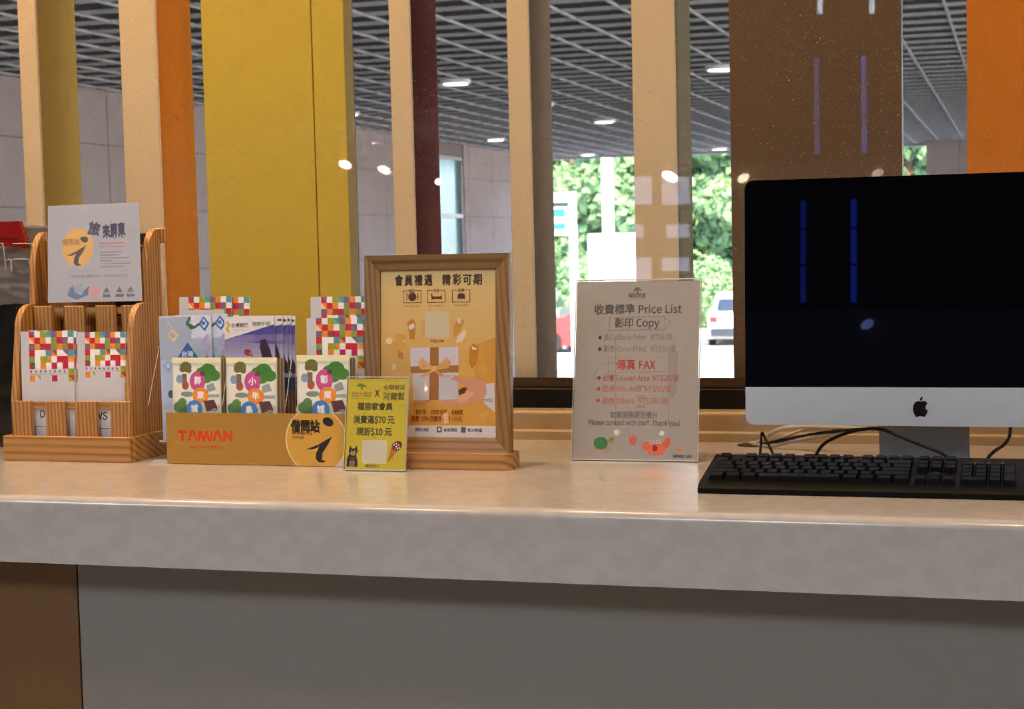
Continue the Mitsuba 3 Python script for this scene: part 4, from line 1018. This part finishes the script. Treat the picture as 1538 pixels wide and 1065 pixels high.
# the hands that hold the box
hand = (206, 148, 118)
bp([(400, 742), (440, 734), (490, 728), (505, 690), (516, 668), (500, 656), (458, 636), (452, 624), (470, 618), (520, 634), (570, 630), (606, 652), (614, 690), (604, 724), (560, 746), (500, 758), (440, 760), (404, 752)], hand)
bp([(290, 740), (360, 736), (358, 748), (330, 758), (290, 764)], (190, 128, 96)); bp([(606, 658), (645, 654), (645, 790), (612, 760), (590, 738), (612, 704)], (206, 204, 204)); P.up()
bp([(488, 690), (508, 676), (528, 676), (516, 702), (492, 712)], (96, 54, 34)); bp([(414, 626), (440, 616), (466, 622), (440, 632)], (190, 176, 186)); bp([(452, 624), (466, 620), (470, 628), (458, 632)], (226, 190, 176)); bp([(500, 700), (520, 690), (560, 700), (520, 740), (480, 744)], (222, 168, 140))
q = B(615, 742); P.text('mix', q[0], q[1], .006, (96, 110, 126), anchor='c', width=.018, bold=1)
q = B(300, 800); P.text('客房 7折 · 住宿享 8折起 · 宴會優惠', q[0], q[1], .0062, (124, 60, 24), width=.082, bold=1); q = B(282, 832); P.text('點數 10% 回饋享 1 點 =35元', q[0], q[1], .0072, (132, 52, 26), width=.088, bold=1)
bp([(420, 800), (440, 790), (446, 840), (424, 846)], (232, 190, 140)); bp([(570, 830), (580, 800), (620, 780), (600, 840)], (216, 160, 84))
for x0, s in ((298, '福容大飯店'), (422, '會員專區'), (526, '官方帳號')):
    q = B(x0, 880); P.text(s, q[0], q[1], .0046, (96, 90, 92), width=.024, bold=1)
q = B(393, 882); P.frame(q[0], q[1] - .001, q[0] + .0085, q[1] + .0085, .002, (70, 66, 68)); q = B(498, 882); P.rect(q[0], q[1] - .001, q[0] + .008, q[1] + .0085, (92, 88, 92)); q = B(578, 882); P.rect(q[0], q[1], q[0] + .004, q[1] + .004, (80, 76, 84))
P.build(pg, OP, U, V)
gl = trimesh.Trimesh([[0, 0, .0035], [pw, 0, .0035], [pw, ph, .0035], [0, ph, .0035]], [[0, 1, 2], [0, 2, 3]], process=False)
part(t, 'cover_sheet', placed(gl, OP, U, V), 'acrylic')
# base block, rounded at its front corners
bp_ = sbox(-1.048, 2.538, -.781, 2.605).buffer(-.02).buffer(.02, quad_segs=8)
bl = extrude(bp_, .0255); bl.apply_translation((0, 0, CT)); part(t, 'base_block', bl, 'pine_flat', 30)

# ------------------------------------------------------------------ all-in-one computer
t = thing('desktop_computer', 'silver all-in-one computer with black screen at the right of the counter', 'computer')
U, V = leaning(3.4)
iw, ih, ch = .528, .3775, .0585
O = np.array([-.4055, 2.561, 1.1265])
rc = .013
full = sbox(0, 0, iw, ih).buffer(-rc).buffer(rc, quad_segs=8)
glass = full.intersection(sbox(-1, ch, 1, 1)); chin = full.intersection(sbox(-1, -1, 1, ch))
m = extrude(glass, .0045); m.apply_translation((0, 0, -.0045)); part(t, 'screen', placed(m, O, U, V), 'screen_black')
m = extrude(chin, .0045); m.apply_translation((0, 0, -.0045)); chn = part(t, 'chin', placed(m, O, U, V), 'aluminium')
# bulged back
layers = [(0, .0045, 1.0), (0, .008, 1.0), (.03, .014, .9), (.07, .028, .72), (.1, .036, .55)]
hull = []
for ins, dep, _ in layers:
    for p in np.array(full.buffer(-min(ins, .15)).exterior.coords)[:-1]:
        hull.append((p[0], p[1], -dep - .0001))
part(t, 'back_shell', placed(trimesh.convex.convex_hull(np.array(hull)), O, U, V), 'aluminium', 30)
P_l = Polygon([(0, .011), (.0036, .0128), (.008, .0118), (.0103, .0082), (.0080, .0058), (.0074, .0022), (.0108, -.0020), (.0096, -.0062), (.0058, -.0118), (.0030, -.0108), (-.0004, -.0102), (-.0040, -.0112), (-.0066, -.0120), (-.0098, -.0070), (-.0112, -.0010), (-.0108, .0052), (-.0080, .0106), (-.0040, .0124)])
P_l = P_l.buffer(.001, quad_segs=6).difference(Point(.0142, .0032).buffer(.0062, quad_segs=10))
leaf_ = Point(-.0022, .0185).buffer(.0056, quad_segs=10).intersection(Point(.0046, .0152).buffer(.0056, quad_segs=10))
lg = affinity.scale(shapely.union_all([P_l, leaf_]), .92, .92, origin=(0, 0))
m = cat(*[extrude(q, .0004) for q in lg.geoms]); m.apply_translation((iw / 2, ch / 2 - .0035, 0)); part(chn, 'logo', placed(m, O, U, V), 'logo_black', label='black apple shaped logo with a bite')
sx = -.4055 + iw / 2
# stand: curved aluminium strip, neck leaning from the shell down to a flat foot
st = [(2.515, CT + .0005), (2.645, CT + .0005), (2.662, CT + .004), (2.667, CT + .014), (2.664, CT + .03), (2.640, 1.20), (2.612, 1.28)]
so = [(y_, z_) for y_, z_ in st]
ti = [(2.515, CT + .006), (2.640, CT + .006), (2.652, CT + .010), (2.657, CT + .018), (2.654, CT + .032), (2.630, 1.20), (2.604, 1.28)]
part(t, 'stand', side_profile(Polygon(so + ti[::-1]), sx - .0685, sx + .0685), 'shaded_aluminium', 40)

# ------------------------------------------------------------------ keyboard
kb = thing('keyboard', 'full size black computer keyboard on the counter in front of the monitor', 'keyboard')
KX0, KX1, KY0, KY1 = -.4425, .0075, 2.350, 2.507
prof = Polygon([(KY0, CT + .001), (KY0 - .001, CT + .008), (KY0 + .004, CT + .012), (KY0 + .020, CT + .0165), (KY1 - .012, CT + .0355), (KY1 - .002, CT + .037), (KY1, CT + .033), (KY1, CT + .012)])
part(kb, 'case', side_profile(prof, KX0, KX1), 'keyboard_black', 30)
slope = math.atan2(.019, KY1 - .012 - KY0 - .020)
kV = np.array([0, math.cos(slope), math.sin(slope)])
part(kb, 'rear_foot', bx(KX0 + .03, KX0 + .06, KY1 - .02, KY1 - .012, CT + .0004, CT + .014), 'keyboard_black'); part(kb, 'rear_foot', bx(KX1 - .06, KX1 - .03, KY1 - .02, KY1 - .012, CT + .0004, CT + .014), 'keyboard_black')
kO = np.array([KX0 + .0105, KY0 + .021, CT + .0166])
u = .01905
rows = [(5.25, [(0, 1)] + [(2 + i, 1) for i in range(4)] + [(6.5 + i, 1) for i in range(4)] + [(11 + i, 1) for i in range(4)] + [(15.25 + i, 1) for i in range(3)]),
        (4, [(i, 1) for i in range(13)] + [(13, 2)] + [(15.25 + i, 1) for i in range(3)] + [(18.5 + i, 1) for i in range(4)]),
        (3, [(0, 1.5)] + [(1.5 + i, 1) for i in range(12)] + [(13.5, 1.5)] + [(15.25 + i, 1) for i in range(3)] + [(18.5 + i, 1) for i in range(3)]),
        (2, [(0, 1.75)] + [(1.75 + i, 1) for i in range(11)] + [(12.75, 2.25)] + [(18.5 + i, 1) for i in range(3)]),
        (1, [(0, 2.25)] + [(2.25 + i, 1) for i in range(10)] + [(12.25, 2.75)] + [(16.25, 1)] + [(18.5 + i, 1) for i in range(3)]),
        (0, [(0, 1.25), (1.25, 1.25), (2.5, 1.25), (3.75, 6.25), (10, 1.25), (11.25, 1.25), (12.5, 1.25), (13.75, 1.25)] + [(15.25 + i, 1) for i in range(3)] + [(18.5, 2), (20.5, 1)])]
def keycap(x, y, w_, h_):
    a, b, z1 = .0008, .0030, .0085
    pts = [(x + s * 0 + (a if i == 0 else w_ - a), y + (a if j == 0 else h_ - a), 0) for i in (0, 1) for j in (0, 1) for s in (0,)]
    pts += [(x + (b if i == 0 else w_ - b), y + (a + .0012 if j == 0 else h_ - .0042), z1 - (.0008 if j == 0 else 0)) for i in (0, 1) for j in (0, 1)]
    return trimesh.convex.convex_hull(np.array(pts))
for r_, ks in rows:
    for x, w_ in ks:
        part(kb, 'key', placed(keycap(x * u, r_ * u, w_ * u, u), kO, X, kV), 'key_black')
for y_ in (1, 3):
    part(kb, 'key', placed(keycap(21.5 * u, (0 if y_ == 1 else 2) * u, u, 2 * u), kO, X, kV), 'key_black')
part(kb, 'indicator_strip', placed(bx(18.6 * u, 22.3 * u, 5.45 * u, 5.95 * u, 0, .001), kO, X, kV), 'logo_black')

# ------------------------------------------------------------------ cables
def cable(pts, r_, b, label, group=None):
    p = np.array([on_y(*q) for q in pts])
    p[:, 2] = np.maximum(p[:, 2], CT + r_)
    single('cable', tube(p, r_, 10, 10), b, label, 'cable', group, smooth=True)


cable([(1127, 669, 2.905), (1139, 664, 2.89), (1160, 650, 2.86), (1180, 643, 2.84), (1210, 641, 2.83), (1270, 643, 2.82), (1330, 646, 2.80)], .0040, 'cable_white', 'thick white cable arching highest from the counter grommet behind the computer')
cable([(1130, 671, 2.90), (1150, 666, 2.88), (1180, 655, 2.86), (1215, 643, 2.85), (1260, 634, 2.84)], .0028, 'cable_white', 'thin white cable rising steeply from the counter grommet to the computer')
cable([(1133, 670, 2.895), (1160, 669, 2.87), (1200, 660, 2.85), (1250, 652, 2.83), (1300, 647, 2.81), (1345, 648, 2.79)], .0038, 'cable_white', 'white cable lying lowest of the bundle behind the computer')
cable([(1136, 671, 2.89), (1170, 662, 2.86), (1220, 652, 2.84), (1270, 646, 2.81), (1320, 643, 2.78)], .0022, 'cable_black', 'thin black cable among the white cables behind the computer')
cable([(1212, 712, 2.53), (1225, 684, 2.58), (1240, 665, 2.62), (1270, 651, 2.62), (1300, 644.5, 2.60), (1325, 645.5, 2.575), (1350, 655, 2.555), (1385, 669, 2.535), (1420, 684, 2.525), (1440, 706, 2.52)], .0026, 'cable_black', 'black cable arching in front of the computer stand')
cable([(1518, 636, 2.68), (1516, 655, 2.67), (1508, 668, 2.64), (1490, 681, 2.57), (1470, 706, 2.53)], .0026, 'cable_black', 'short black cable hanging behind the right end of the keyboard')
cable([(1139, 700, 2.56), (1142, 676, 2.60), (1143, 660, 2.61), (1144.5, 650, 2.615), (1150, 660, 2.61), (1160, 680, 2.57), (1168, 706, 2.53)], .0020, 'cable_black', 'black cable making a pointed loop behind the keyboard left of the computer')

for k in [k for k, v in labels.items() if not v]:
    del labels[k]
